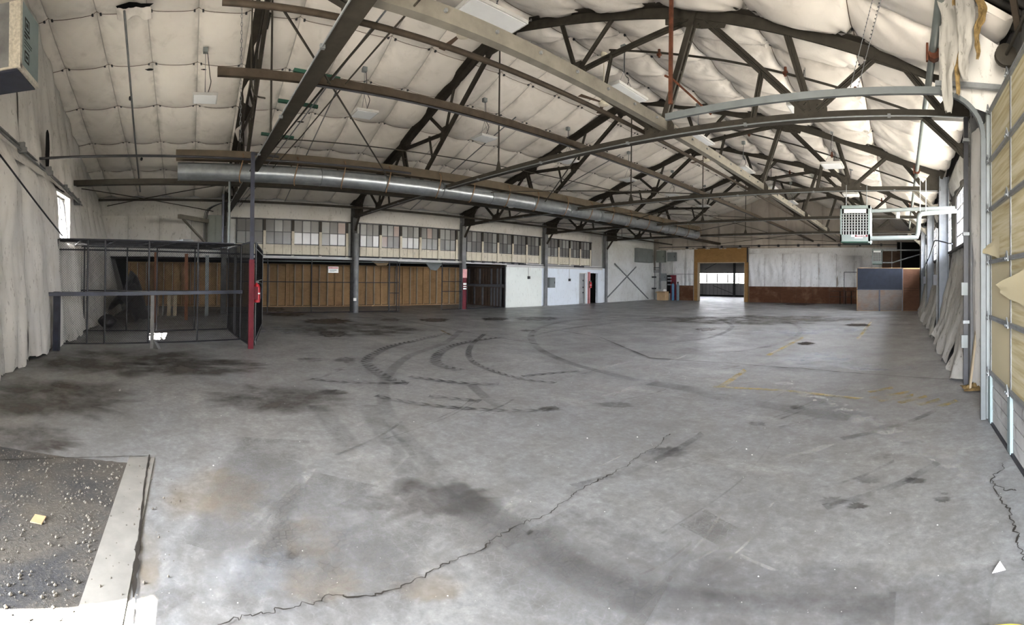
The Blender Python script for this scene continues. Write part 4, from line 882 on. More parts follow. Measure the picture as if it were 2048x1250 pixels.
mb = MB(); mb.grid(lambda u, v: (-17.6+2.2*u+0.3*nz(u*3, v*3), -2.65+1.0*v+0.2*math.sin(5*u), max(0.0, 1.9*math.sin(math.pi*min(1, 0.12+0.8*v))*(1-0.55*u)*(1-v**3)+0.12*nz(u*6, v*5))), 22, 18); tag(obj('tarp_heap', mb, 'black_steel'), 'dark tarpaulin heap against the end wall behind the cage', 'tarp')
mb = MB(); mb.grid(lambda u, v: (-13.64+0.28*math.cos(u*6.283)*math.sin(math.pi*v)*(1+0.3*nz(u*5, v*4)), -2.5+0.28*math.sin(u*6.283)*math.sin(math.pi*v)*(1+0.3*nz(u*4, v*5, 3)), 0.20-0.20*math.cos(math.pi*v)*(1+0.2*nz(u*3, v*6))), 18, 10); tag(obj('rubbish_bag', mb, 'black_steel'), 'small dark rubbish bag on the floor inside the cage', 'bag')
# long fence on the column line
fn_ = thing('chain_link_fence', 'long chain-link fence closing the low plywood bay beside the bare column', 'fence', (-19.2, 5.5, 0))
panel((-19.2, 1.6), (-19.2, 9.45), 0.03, 2.4, fn_, (0.0, 0.22, 0.47, 0.95, 1.0), (0.05, 1.38, 2.38), pitch=0.075, wr=0.0026)
g2 = thing('gate_leaf', 'chain-link gate leaf folded against the fence before the bright plywood opening', 'gate', (-19.15, 9.3, 0))
panel((-19.12, 9.0), (-19.05, 9.5), 0.03, 2.35, g2, (0.0, 1.0), (0.05, 0.9, 1.4, 2.35), pitch=0.06, wr=0.003)
f2 = thing('chain_link_fence', 'short chain-link fence panel left of the red-footed column', 'fence', (-19.2, 12.5, 0))
panel((-19.2, 11.95), (-19.2, 13.15), 0.03, 2.4, f2, (0.0, 1.0), (0.05, 0.95, 1.45, 2.38), pitch=0.06, wr=0.0026)
f3 = thing('chain_link_fence', 'chain-link panel across the dark boarded partition', 'fence', (-19.5, 15, 0))
panel((-19.3, 13.5), (-19.45, 16.25), 0.03, 2.3, f3, (0.0, 1.0), (0.05, 1.3, 2.28), pitch=0.075, wr=0.0026)
# sign, ductwork scraps and pipes under the ledge
sg = thing('warning_sign', 'small white warning sign with a red header hanging on the long fence', 'sign', (-19.15, 6.27, 1.8))
mb = MB(); mb.box(-19.16, -19.14, 6.03, 6.51, 1.80, 2.08); obj('sign_plate', mb, 'paper_white', sg)
mb = MB(); mb.box(-19.138, -19.132, 6.05, 6.49, 1.98, 2.06); obj('sign_header', mb, 'pink_paint', sg)
for z in (1.93, 1.89, 1.85): mb = MB(); mb.box(-19.138, -19.134, 6.10, 6.10+0.32-(z < 1.87)*0.1, z, z+0.014); obj('sign_line', mb, 'box_grey', sg)
for i, (z, x) in enumerate(((2.56, -19.42), (2.48, -19.44), (2.35, -19.38))):
    mb = MB(); mb.tube([(x, 2.0, z-0.04*i), (x, 13.1, z+0.01)], 0.022, 6); tag(obj('wall_pipe', mb, ('black_steel', 'white_paint', 'pipe_pale')[i]), ('black pipe running along the top of the wall ledge', 'white pipe just below the black ledge pipe', 'pale pipe slung under the wall ledge above the fence')[i], 'pipe')
mb = MB(); mb.tube([(-19.40, 13.5, 2.50), (-19.40, 17.6, 2.50)], 0.02, 6)
for k in range(5): mb.box(-19.44, -19.36, 13.9+0.7*k, 14.05+0.7*k, 2.46, 2.56)
tag(obj('wall_pipe', mb, 'black_steel'), 'black bracketed pipe above the dark boarded partition', 'pipe')
mb = MB(); mb.add([(-20.1, 11.5, 2.42), (-20.1, 12.6, 2.42), (-20.0, 12.1, 2.0), (-20.0, 11.75, 2.05), (-20.16, 11.5, 2.42), (-20.16, 12.6, 2.42), (-20.06, 12.1, 2.0), (-20.06, 11.75, 2.05)], [(0,3,2,1),(4,5,6,7),(0,1,5,4),(1,2,6,5),(2,3,7,6),(3,0,4,7)]); tag(obj('sheet_metal_flap', mb, 'box_grey'), 'bent sheet-metal flap hanging from the low ceiling of the plywood bay', 'flap')
mb = MB(); mb.add([(-20.3, 8.6, 2.42), (-20.3, 9.6, 2.42), (-20.25, 9.4, 2.22), (-20.25, 8.9, 2.2), (-20.36, 8.6, 2.42), (-20.36, 9.6, 2.42), (-20.31, 9.4, 2.22), (-20.31, 8.9, 2.2)], [(0,3,2,1),(4,5,6,7),(0,1,5,4),(1,2,6,5),(2,3,7,6),(3,0,4,7)]); tag(obj('ceiling_scrap', mb, 'cardboard'), 'torn ceiling scrap hanging above the fence gate', 'scrap')
# electrical cabinet over the cage
ec = thing('electrical_cabinet', 'tall grey-green electrical cabinet on the wall over the wire cage', 'cabinet', (-19.2, 1.15, 2.9))
mb = MB(); mb.box(-19.35, -19.02, 0.72, 1.34, 3.02, 4.16); obj('body', mb, 'panel_grey', ec)
mb = MB(); mb.box(-19.02, -19.0, 0.78, 1.02, 3.08, 4.10); obj('door', mb, 'panel_grey', ec)
mb = MB(); mb.box(-19.02, -19.0, 1.04, 1.28, 3.08, 4.10); obj('door', mb, 'panel_grey', ec)
mb = MB(); mb.box(-19.4, -18.8, 0.5, 1.5, 2.78, 2.95); obj('shelf', mb, 'box_grey', ec)
for k, y in enumerate((0.56, 0.62, 0.67)): mb = MB(); mb.tube(smooth_path([(-19.1, y, 2.95), (-19.1, y, 3.9), (-18.9, y+0.15, 4.4), (-18.0, 1.5, 4.62)], 5), 0.018, 6); obj('cable', mb, 'black_steel' if k else 'galvanised', ec)
# conduits strapped along the overhead truss
for i, (dy, z, l) in enumerate(((0.16, 4.60, 'bright conduit strapped along the overhead truss chord, closest to it'), (0.42, 4.56, 'second thin conduit running beside the overhead truss'), (0.62, 4.52, 'third thin rod running beside the overhead truss'))):
    mb = MB(); mb.tube([(-2.0, 1.6+dy, z), (-9.0, 1.6+dy, z), (-9.6, 1.6+dy*0.9, z-0.05), (-18.4, 1.6+dy*0.6, z-0.08)], 0.018 if i == 0 else 0.012, 6); tag(obj('conduit_run', mb, 'galvanised' if i < 2 else 'truss_steel'), l, 'conduit')
for i, (x, w_, m_) in enumerate(((-6.40, 0.10, 'green_steel'), (-7.55, 0.06, 'green_steel'), (-9.4, 0.08, 'green_steel'), (-11.0, 0.05, 'black_steel'))):
    mb = MB(); mb.bar((x, 1.45, 4.64), (x, 2.15, 4.60), w_, 0.05); tag(obj('conduit_bracket', mb, m_), ['widest green bracket across the overhead truss', 'narrow green bracket across the overhead truss', 'green bracket lower down the overhead truss', 'black bracket across the overhead truss above the duct'][i], 'bracket', 'conduit brackets')
for i, (x, y, z0, z1) in enumerate(((-13.4, 0.96, 2.45, 4.05), (-13.4, 1.14, 2.45, 4.5))):
    mb = MB(); mb.tube([(x, y, z0), (x, y, z1)], 0.035, 8); tag(obj('stand_pipe', mb, 'navy_steel' if i == 0 else 'box_grey'), ['short black standpipe rising from the cage roof', 'taller grey standpipe rising from the cage roof'][i], 'pipe')
mb = MB(); mb.bar((-17.4, -0.45, 3.88), (-18.9, 0.7, 3.88), 0.14, 0.16); mb.bar((-17.6, -0.3, 3.8), (-18.6, 0.62, 2.95), 0.09, 0.06); tag(obj('wall_bracket', mb, 'beam_grey'), 'pale steel bracket arm beside the electrical cabinet', 'bracket')
mb = MB()
for k in range(45):
    z = 8.20-0.085*k; mb.tube([(-9.30+0.018*math.cos(a)*(k % 2), 1.0+0.018*math.cos(a)*((k+1) % 2), z+0.05*math.sin(a)) for a in [q*math.pi/4 for q in range(9)]], 0.006, 4, False)
tag(obj('hanging_chain', mb, 'galvanised'), 'thin chain hanging from the roof beside the overhead truss', 'chain')
mb = MB(); mb.tube(smooth_path([(-7.6, 1.0, 6.4), (-7.7, 1.0, 5.6), (-7.6, 1.02, 4.8), (-7.4, 1.2, 4.6)], 6), 0.014, 6); tag(obj('loose_cable', mb, 'truss_steel'), 'loose cable dropping from the roof to the tie beam', 'cable')
# duct box high on the end wall
bx_ = thing('duct_box', 'foil-taped blue foam duct box high on the end wall', 'box', (-6.4, -2.9, 4.6))
BX0, BX1, BY0, BY1, BZ0, BZ1 = -6.78, -6.0, -3.38, -2.42, 4.60, 5.60
mb = MB(); mb.box(BX0, BX1, BY0, BY1, BZ0+0.02, BZ1); obj('body', mb, 'column_grey', bx_)
mb = MB(); mb.box(BX0+0.01, BX1-0.06, BY1, BY1+0.02, BZ0+0.05, BZ1-0.02); fp = obj('foam_face', mb, 'foam_blue', bx_)
mb = MB(); mb.box(BX1-0.07, BX1+0.012, BY1-0.15, BY1+0.025, BZ0, BZ1+0.01); mb.box(BX0-0.01, BX1, BY1-0.03, BY1+0.025, BZ0-0.012, BZ0+0.06); mb.box(BX1-0.02, BX1+0.01, BY0, BY1, BZ0-0.01, BZ0+0.02); obj('foil_tape', mb, 'foil', bx_)
mb = MB(); mb.box(BX0, BX1-0.03, BY0+0.05, BY1-0.03, BZ0-0.03, BZ0+0.02); obj('underside', mb, 'navy_steel', bx_)
mb = MB()
for (xa, xb, za, zb) in ((-6.18, -6.36, 5.22, 5.40), (-6.18, -6.36, 4.76, 4.92)):
    for q in ((xa, xb, za, za+0.025), (xa, xb, zb-0.025, zb), (xa, xa-0.02, za, zb), (xb+0.02, xb, za, zb), (xa-0.05, xb+0.05, za+0.06, zb-0.06)): mb.box(q[1], q[0], BY1+0.020, BY1+0.023, q[2], q[3])
for k, (z, l) in enumerate(((5.16, 0.22), (5.11, 0.12), (5.06, 0.32), (5.02, 0.30), (4.97, 0.22))): mb.box(-6.16-l, -6.16, BY1+0.020, BY1+0.023, z, z+(0.03 if k < 2 else 0.010))
obj('printed_marks', mb, 'black_print', fp)
# conduits on the end wall
for i, (z0, z1, d_, l) in enumerate(((4.23, 3.85, 0.16, 'upper steel conduit along the ledge of the fabric end wall'), (4.13, 3.75, 0.20, 'lower steel conduit along the ledge of the fabric end wall'))):
    mb = MB(); mb.tube([(-5.0, yw(-5, 4.2)+d_, z0+0.08), (-13.6, yw(-13.6, 3.9)+d_, z1)], 0.024, 8)
    for k in range(5): x = -6.5-1.7*k; z = z0+0.08+(z1-z0-0.08)*(-5-x)/8.6; mb.box(x-0.03, x+0.03, yw(x, 4)+0.02, yw(x, 4)+d_+0.03, z-0.05, z+0.05)
    tag(obj('wall_conduit', mb, 'column_grey'), l, 'conduit')
mb = MB(); mb.tube(smooth_path([(-5.5, yw(-5.5, 3.6)+0.34, 3.85), (-6.7, yw(-6.7, 3.5)+0.34, 3.50), (-8.3, yw(-8.3, 3)+0.36, 2.95), (-9.75, yw(-9.7, 2.5)+0.36, 2.50)], 5), 0.018, 6); tag(obj('loose_cable', mb, 'black_steel'), 'black cable drooping down the end wall to the cage corner', 'cable')

# ------------------------------------------------------------------ big cream sectional door and its tracks
od = thing('sectional_door', 'big cream insulated sectional door with peeling skin', 'door', (1.1, 2.0, 0))
XD = 1.06; zs = [0.04, 0.60, 1.25, 1.90, 2.52, 3.10, 3.70]; ye = [5.25, 4.28, 3.25, 2.2, 1.15, 0.1, -0.95]
for k in range(6):
    for j in range(6):
        y1, y0 = ye[j]-0.02, ye[j+1]+0.02
        mat = 'door_weathered' if k == 0 else ('door_streaked' if (k >= 3 or j >= 1) and not (k == 2 and j == 0) else 'door_cream')
        if k == 0:
            for q in range(4):
                za = zs[0]+(zs[1]-zs[0])*q/4; zb = za+(zs[1]-zs[0])/4-0.012
                mb = MB(); mb.box(XD, XD+0.04, y0+0.05, y1-0.05, za, zb); obj('slat', mb, mat, od)
            mb = MB(); mb.box(XD-0.03, XD+0.03, y1-0.05, y1+0.06, 0.02, zs[1]); obj('stile', mb, 'foam_blue', od)
        else:
            mb = MB(); mb.box(XD, XD+0.04, y0, y1, zs[k]+0.02, zs[k+1]-0.02); obj('door_panel', mb, mat, od)
            mb = MB(); mb.box(XD-0.01, XD+0.03, y1, y1+0.04, zs[k]+0.02, zs[k+1]-0.02); obj('stile', mb, 'column_grey', od)
mb = MB(); mb.box(XD+0.04, XD+0.06, ye[-1], ye[0]+0.1, 0.02, 3.72); obj('backing', mb, 'column_grey', od)
for z in zs[1:]:
    mb = MB(); mb.box(XD-0.03, XD+0.01, ye[-1], ye[0]+0.04, z-0.022, z+0.022); mb.box(XD-0.035, XD-0.03, ye[-1], ye[0]+0.04, z-0.004, z+0.004); obj('joint_rail', mb, 'galvanised', od)
    for y in ye[:5]:
        mb = MB(); mb.plate([(y-0.06, z-0.03), (y+0.06, z-0.03), (y+0.05, z+0.02), (y, z+0.075), (y-0.05, z+0.02)], 'x', XD-0.045, 0.012)
        for d_ in (-0.03, 0.03): mb.tube([(XD-0.062, y+d_, z-0.005), (XD-0.045, y+d_, z-0.005)], 0.014, 8)
        obj('hinge', mb, 'galvanised', od)
# peeled skin curls
def curl(y0, y1, z0, z1, lift, tipy, seed):
    def fn(u, v):
        y = y0+(y1-y0)*u; z = z0+(z1-z0)*v
        k = u if tipy > 0 else 1-u
        wd = 1-0.85*k
        zc = z0+(z1-z0)*0.45; z = zc+(z-zc)*wd
        return (XD-0.012-lift*k*k*(0.7+0.3*math.sin(3*v+seed)), y, z+0.03*nz(u*3, v*3, seed))
    mb = MB(); mb.grid(fn, 12, 8); return mb
obj('peeled_skin', curl(4.75, 5.40, 1.92, 2.20, 0.10, 1, 1), 'door_cream', od)
obj('peeled_skin', curl(3.20, 4.50, 1.36, 1.88, 0.11, 1, 4), 'door_cream', od)
mb = MB(); mb.box(XD-0.02, XD+0.05, ye[-1], ye[0]+0.1, 0.0, 0.035); obj('bottom_seal', mb, 'black_steel', od)
tk = thing('door_track', 'galvanised door track rising beside the cream door and curving inward', 'track', (0.98, 5.36, 0))
arc = [(0.98-0.52*(1-math.cos(a)), 5.36, 3.40+0.52*math.sin(a)) for a in [i*math.pi/20 for i in range(11)]]
def strip(pts, w_, t_, off=(0, 0)):
    mb = MB()
    for p, q in zip(pts, pts[1:]): mb.bar(p, q, w_, t_, (0, 1, 0), off)
    return mb
obj('vertical_track', strip([(0.98, 5.36, 0.02), (0.98, 5.36, 3.40)], 0.06, 0.05), 'track_grey', tk)
mb = strip([(1.05, 5.40, 0.02), (1.05, 5.40, 3.7)], 0.05, 0.06); obj('track_angle', mb, 'box_grey', tk)
obj('track_curve', strip(arc, 0.055, 0.05), 'track_grey', tk)
obj('horizontal_track', strip([(0.46, 5.30, 3.92), (-2.95, 5.12, 3.80)], 0.085, 0.05), 'track_grey', tk)
mb = MB(); mb.bar((1.3, 5.36, 4.03), (0.4, 5.36, 4.03), 0.06, 0.06); obj('header_bracket', mb, 'galvanised', tk)
st = MB()
for dx in (0.0, 0.09):
    st.bar((-0.62+dx, 5.32, 3.92), (-0.34+dx*1.2, 5.40, 5.12), 0.035, 0.006)
ob = obj('perforated_strap', st, 'galvanised', tk)
hl = MB()
for k in range(24):
    t = k/24
    for dx in (0.0, 0.09): x = -0.62+dx+0.28*t; hl.tube([(x, 5.31+0.08*t, 3.94+1.17*t), (x, 5.325+0.08*t, 3.94+1.17*t)], 0.007, 5)
obj('strap_holes', hl, 'black_steel', ob, stuff=True)
mb = MB(); mb.tube([(1.20, 5.15, 4.30), (1.20, 1.5, 4.30)], 0.02, 8); mb.lathe((1.20, 5.10, 4.30), [(0.11, -0.04), (0.13, -0.035), (0.10, 0), (0.13, 0.035), (0.11, 0.04)], 20, 'y'); tag(obj('door_shaft', mb, 'truss_steel'), 'dark spring shaft with cable drum above the cream door', 'shaft')
mb = MB(); mb.bar((1.3, 4.9, 4.5), (1.0, 4.3, 5.0), 0.07); tag(obj('header_brace', mb, 'brown_steel'), 'rusty brace in the dark gap above the cream door', 'brace')
# torn insulation hanging above the door track, liner remnants
hi_ = thing('hanging_insulation', 'torn strip of insulation dangling in front of the door track', 'insulation', (0.5, 5.0, 3.6))
def hang(x0, y0, z0, z1, w_, seed, lay):
    def fn(u, v):
        ww = w_*(0.25+0.75*v)*(1+0.35*nz(v*5, seed))
        return (x0+0.10*nz(v*2.4, seed+1)+ww*(u-0.5)*0.9+0.02*nz(u*9, v*9, seed), y0+ww*(u-0.5)*0.4+0.05*nz(v*3, u*2, seed)+lay*0.03, z0+(z1-z0)*v+0.06*nz(u*8, seed)*(1-v))
    mb = MB(); mb.grid(fn, 10, 40); return mb
obj('fabric_strip', hang(0.52, 5.0, 3.56, 5.05, 0.36, 1, 0), 'wall_liner_grey', hi_)
obj('fabric_strip', hang(0.70, 4.95, 3.90, 5.0, 0.34, 5, -1), 'wall_liner_grey', hi_)
obj('batt_strip', hang(0.64, 5.05, 3.80, 5.05, 0.20, 9, 1), 'insulation_yellow', hi_)
obj('batt_strip', hang(0.84, 4.9, 4.15, 5.0, 0.16, 13, 1), 'insulation_yellow', hi_)
mb = MB(); mb.grid(lambda u, v: (0.45+0.85*u, 5.42+0.12*math.sin(math.pi*u)+0.05*nz(u*4, v*4), 4.02-0.35*(1-v)*u+(zt(0.45+0.85*u)+0.12-4.02)*v*(1-0.45*u)), 14, 12); tag(obj('liner_remnant', mb, 'wall_liner'), 'torn white liner remnant stretched above the door track curve', 'fabric')

# ------------------------------------------------------------------ unit heaters
def text_mesh(s_, size, name='t'):
    cu = bpy.data.curves.new(name, 'FONT'); cu.body = s_; cu.size = size; cu.align_x = 'CENTER'; cu.align_y = 'CENTER'; cu.extrude = 0.001
    o = bpy.data.objects.new(name, cu); C.objects.link(o); dg = bpy.context.evaluated_depsgraph_get(); dg.update()
    me = o.evaluated_get(dg).to_mesh(); vs = [v.co.copy() for v in me.vertices]; fs = [tuple(p.vertices) for p in me.polygons]
    o.evaluated_get(dg).to_mesh_clear(); bpy.data.objects.remove(o); bpy.data.curves.remove(cu); return vs, fs
def heater(x0, x1, Y, z0, z1, label, s=1.0, lettering=True):
    h = thing('unit_heater', label, 'heater', ((x0+x1)/2, Y, z0), 'unit heaters'); W = x1-x0; H_ = z1-z0
    mb = MB(); mb.box(x0, x1, Y+0.06, Y+0.75, z0, z1); obj('cabinet', mb, 'heater_green', h)
    mb = MB(); mb.box(x0, x0+0.05*W, Y, Y+0.06, z0, z1); mb.box(x1-0.07*W, x1, Y, Y+0.06, z0-0.04, z1); mb.box(x0, x1, Y, Y+0.06, z1-0.09*H_, z1); mb.box(x0, x1, Y, Y+0.06, z0, z0+0.19*H_); fr_ = obj('front_frame', mb, 'heater_green', h)
    mb = MB(); mb.box(x0+0.05*W, x1-0.07*W, Y+0.055, Y+0.06, z0+0.19*H_, z1-0.09*H_); obj('dark_interior', mb, 'dark_void', h)
    mb = MB(); mb.box(x0+0.12*W, x1-0.14*W, Y+0.02, Y+0.05, z1-0.21*H_, z1-0.10*H_); obj('baffle', mb, 'white_paint', h)
    for k in range(7):
        z = z1-0.25*H_-0.075*H_*k; mb = MB(); mb.bar((x0+0.05*W, Y+0.02, z), (x1-0.07*W, Y+0.02, z), 0.04, 0.016*H_); obj('louvre', mb, 'pipe_pale', h)
    for k in range(9):
        x = x0+0.10*W+0.82*W*k/8.6; mb = MB(); mb.bar((x, Y+0.045, z0+0.19*H_), (x, Y+0.045, z1-0.22*H_), 0.022*W, 0.01, (0, 1, 0)); obj('vertical_vane', mb, 'white_paint', h)
    mb = MB(); mb.box(x0+0.02, x1-0.02, Y+0.02, Y+0.70, z0-0.03, z0); obj('underside', mb, 'green_steel', h)
    if lettering:
        mb = MB(); mb.box(x0+0.50*W, x1-0.09*W, Y-0.006, Y, z0+0.125*H_, z0+0.175*H_); pl = obj('name_plate', mb, 'red_paint', h)
        vs, fs = text_mesh('REZNOR', 0.052*H_); mb = MB(); cx = x0+0.705*W; mb.add([(cx+v.x*1.25, Y-0.008-v.z, z0+0.150*H_+v.y) for v in vs], fs); obj('lettering', mb, 'white_print', pl)
        mb = MB(); mb.box(x0+0.37*W, x0+0.49*W, Y-0.006, Y, z0+0.128*H_, z0+0.178*H_); mb.box(x0+0.49*W, x1-0.25*W, Y-0.005, Y, z0+0.085*H_, z0+0.115*H_); obj('sticker', mb, 'paper_white', h)
    for sx_ in (0.15, 0.85):
        x = x0+W*sx_; mb = MB(); mb.tube([(x, Y+0.35, z1), (x, Y+0.35, ZC-0.05)], 0.010, 6); obj('hanger_rod', mb, 'galvanised', h)
    return h
h1 = heater(-1.66, -0.84, 12.2, 2.74, 3.72, 'green-grey louvred unit heater hung near the pale columns')
mb = MB(); mb.tube([(-0.84, 12.6, 3.62), (1.5, 12.6, 3.72)], 0.055, 10); obj('flue_pipe', mb, 'pipe_pale', h1)
mb = MB(); mb.tube(smooth_path([(-0.84, 12.35, 2.83), (0.30, 12.35, 2.86), (0.42, 12.35, 2.9), (0.46, 12.35, 3.05), (0.48, 12.35, 3.38), (0.52, 12.35, 3.48), (0.65, 12.35, 3.52), (1.52, 12.35, 3.60)], 4), 0.065, 10); obj('intake_pipe', mb, 'pipe_pale', h1)
for x in (0.52, 0.68): mb = MB(); mb.tube([(x, 12.5, 3.6), (x, 12.5, ZC+0.1)], 0.012, 6); obj('pipe_hanger', mb, 'white_paint', h1)
mb = MB(); mb.lathe((-0.1, 12.6, 3.42), [(0.06, 0), (0.06, 0.16)], 10); obj('condensate_trap', mb, 'white_paint', h1)
h2 = heater(-1.80, -1.18, 28.0, 2.72, 3.62, 'smaller grey unit heater hung in front of the dark far corner', 1.0, False)
mb = MB(); mb.tube([(-1.18, 28.2, 3.58), (1.5, 28.2, 3.58)], 0.05, 8); obj('flue_pipe', mb, 'galvanised', h2)
mb = MB(); mb.tube(smooth_path([(-1.18, 28.2, 2.80), (-0.55, 28.2, 2.80), (-0.35, 28.2, 2.86), (1.5, 28.2, 3.42)], 4), 0.045, 8); obj('intake_pipe', mb, 'galvanised', h2)

# ------------------------------------------------------------------ plywood partition by the far column
pt_ = thing('board_partition', 'free-standing partition of navy board over stained plywood sheets', 'partition', (-0.7, 25.0, 0))
for nm, x0, x1, z0, z1, m_ in (('navy_sheet', -2.42, 0.08, 1.19, 2.36, 'navy_board'), ('plywood_sheet', -2.42, -1.22, 0.02, 1.16, 'ply_grey'), ('plywood_sheet', -1.16, 0.04, 0.02, 1.16, 'ply_grey'),
                             ('plywood_sheet', 0.11, 1.02, 1.27, 2.32, 'ply_red'), ('plywood_sheet', 0.11, 1.02, 0.02, 1.14, 'ply_red'), ('plywood_sheet', 0.11, 1.02, 1.15, 1.255, 'ply_red')):
    mb = MB(); mb.box(x0, x1, 24.98, 25.01, z0, z1); obj(nm, mb, m_, pt_)
mb = MB(); mb.box(-2.45, 1.04, 25.01, 25.09, 0.0, 0.06); mb.box(-2.45, 1.04, 25.01, 25.09, 2.30, 2.38); mb.box(-2.46, -2.38, 25.01, 25.09, 0, 2.38); mb.box(-1.22, -1.14, 25.01, 25.09, 0, 2.38); mb.box(0.04, 0.12, 25.01, 25.09, 0, 2.38); obj('stud_frame', mb, 'wood_frame', pt_)
mb = MB(); mb.box(-2.46, 0.10, 24.96, 24.985, 1.155, 1.195); mb.box(-1.235, -1.15, 24.96, 24.98, 0, 1.17); mb.box(0.045, 0.10, 24.96, 24.98, 0, 2.36); obj('cover_strip', mb, 'navy_steel', pt_)
# stuff in the dark corner behind it; black sheets paint in its darkness
for i in range(3):
    x = -1.35+0.72*i; mb = MB(); mb.box(x, x+0.66, 31.9, 31.95, 0.0, 3.75); tag(obj('dark_sheet', mb, ('brown_wall', 'brown_wall', 'dark_void')[i]), ('brown plywood sheet leaning in the dark corner behind the partition, next to the white fabric', 'brown plywood sheet leaning in the dark corner behind the partition, in the middle', 'added black sheet standing for the dark of the corner behind the partition')[i], 'sheet')
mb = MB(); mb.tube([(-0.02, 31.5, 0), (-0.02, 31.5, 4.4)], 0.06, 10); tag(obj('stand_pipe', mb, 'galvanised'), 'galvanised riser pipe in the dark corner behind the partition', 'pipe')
mb = MB(); mb.box(-0.3, 1.3, 31.96, 32.02, 0.0, 4.4); tag(obj('dark_sheet', mb, 'dark_void'), 'large added black sheet standing for the dark far corner behind the smaller unit heater', 'sheet')
rack = thing('steel_rack', 'thin brown steel rack frame standing against the wainscot left of the partition', 'rack', (-3.2, 31.6, 0))
for x in (-4.3, -3.9, -3.5, -3.1, -2.7): mb = MB(); mb.bar((x, 31.7, 0), (x, 31.7, 0.92), 0.05); obj('upright', mb, 'dark_void', rack)
for z in (0.52, 0.92): mb = MB(); mb.bar((-5.0, 31.66, z), (-2.5, 31.66, z), 0.03); obj('rail', mb, 'brown_steel', rack)
mb = MB()
for p, q in (((-3.95, 31.2, 0.02), (-3.95, 31.2, 2.25)), ((-2.95, 31.2, 0.02), (-2.95, 31.2, 2.25)), ((-3.95, 31.2, 2.25), (-2.95, 31.2, 2.25))): mb.tube([p, q], 0.022, 6)
tag(obj('tube_stand', mb, 'black_steel'), 'thin black tube frame standing in front of the far wall fabric', 'frame')

# ------------------------------------------------------------------ far left corner
for i, (p, q) in enumerate((((-19.36, 26.4, 2.78), (-19.36, 31.0, 0.10)), ((-19.36, 25.55, 0.35), (-19.36, 29.2, 2.62)))):
    mb = MB(); mb.bar(p, q, 0.05, 0.07); tag(obj('wall_brace', mb, 'column_grey'), ['steel brace falling towards the far corner on the old white wall', 'steel brace rising towards the far corner on the old white wall'][i], 'brace')
cb = thing('corrugated_panel', 'pale corrugated metal panelling in the far corner behind the switchgear', 'panel', (-18.5, 32.2, 0))
for i in range(17):
    x = -19.35+0.095*i*1.05; mb = MB(); mb.box(x, x+0.055, 32.10, 32.22, 0.05, 3.2); obj('rib', mb, 'corrugated_white', cb)
mb = MB(); mb.box(-19.4, -17.75, 32.16, 32.24, 0.0, 3.2); obj('sheet', mb, 'corrugated_white', cb)
def cabinet(name, label, x0, x1, y0, y1, z0, z1, mat, cat='electrical box'):
    c = thing(name, label, cat, ((x0+x1)/2, (y0+y1)/2, z0)); mb = MB(); mb.box(x0, x1, y0, y1, z0, z1); obj('body', mb, mat, c)
    mb = MB()
    if (y1-y0) < (x1-x0): mb.box(x0+0.03, x1-0.03, y0-0.02, y0, z0+0.03, z1-0.03)
    else: mb.box(x1, x1+0.02, y0+0.03, y1-0.03, z0+0.03, z1-0.03)
    dr = obj('door', mb, mat, c)
    mb = MB()
    if (y1-y0) < (x1-x0): mb.box(x1-0.09, x1-0.06, y0-0.04, y0-0.02, (z0+z1)/2-0.06, (z0+z1)/2+0.06)
    else: mb.box(x1+0.02, x1+0.04, y1-0.09, y1-0.06, (z0+z1)/2-0.06, (z0+z1)/2+0.06)
    obj('latch', mb, 'black_steel', dr); return c
cabinet('switch_cabinet', 'large grey-green switch cabinet high in the far corner', -19.1, -18.35, 31.75, 32.08, 3.05, 4.02, 'panel_grey')
cabinet('switch_cabinet', 'black-framed grey cabinet high beside the switch cabinet, next to the fabric', -18.1, -17.35, 31.8, 32.08, 3.15, 3.85, 'box_grey')
cabinet('switch_cabinet', 'pale cabinet high on the old white wall before the far corner', -19.6, -19.2, 29.3, 31.4, 3.0, 4.1, 'box_grey')
cabinet('meter_box', 'small grey meter box low in the far corner', -18.75, -18.3, 31.95, 32.09, 1.55, 2.15, 'box_grey')
mb = MB()
for x in (-18.98, -18.86): mb.box(x, x+0.05, 32.02, 32.08, 0.85, 3.05)
tag(obj('conduit_pair', mb, 'column_grey'), 'pair of conduits dropping from the switch cabinet in the far corner', 'conduit')
pf = thing('pipe_cluster', 'cluster of black pipe fittings on the far corner wall', 'pipes', (-19.2, 31.9, 0.9))
for z in (2.28, 2.43, 2.62): mb = MB(); mb.tube([(-19.41, 31.9, z), (-18.9, 31.95, z)], 0.03, 6); obj('pipe_stub', mb, 'black_steel', pf)
for z in (1.85, 0.92): mb = MB(); mb.tube([(-19.41, 31.6, z), (-19.1, 31.8, z)], 0.06, 8); obj('valve', mb, 'black_steel', pf)
mb = MB(); mb.tube([(-19.3, 31.88, 0.0), (-19.3, 31.88, 2.7)], 0.02, 6); obj('riser', mb, 'column_grey', pf)
fc = thing('red_cabinet', 'dark red open cabinet behind the blue gas cylinder', 'cabinet', (-17.6, 32.1, 0.05))
mb = MB(); mb.box(-17.85, -17.45, 31.95, 32.2, 0.0, 2.02); obj('body', mb, 'red_paint', fc)
mb = MB(); mb.box(-18.2, -17.85, 31.98, 32.2, 0.55, 2.02); obj('dark_recess', mb, 'dark_void', fc)
for z in (1.2, 1.5, 1.75): mb = MB(); mb.box(-18.1, -17.75, 31.9, 31.98, z, z+0.1); obj('valve', mb, 'box_grey', fc)
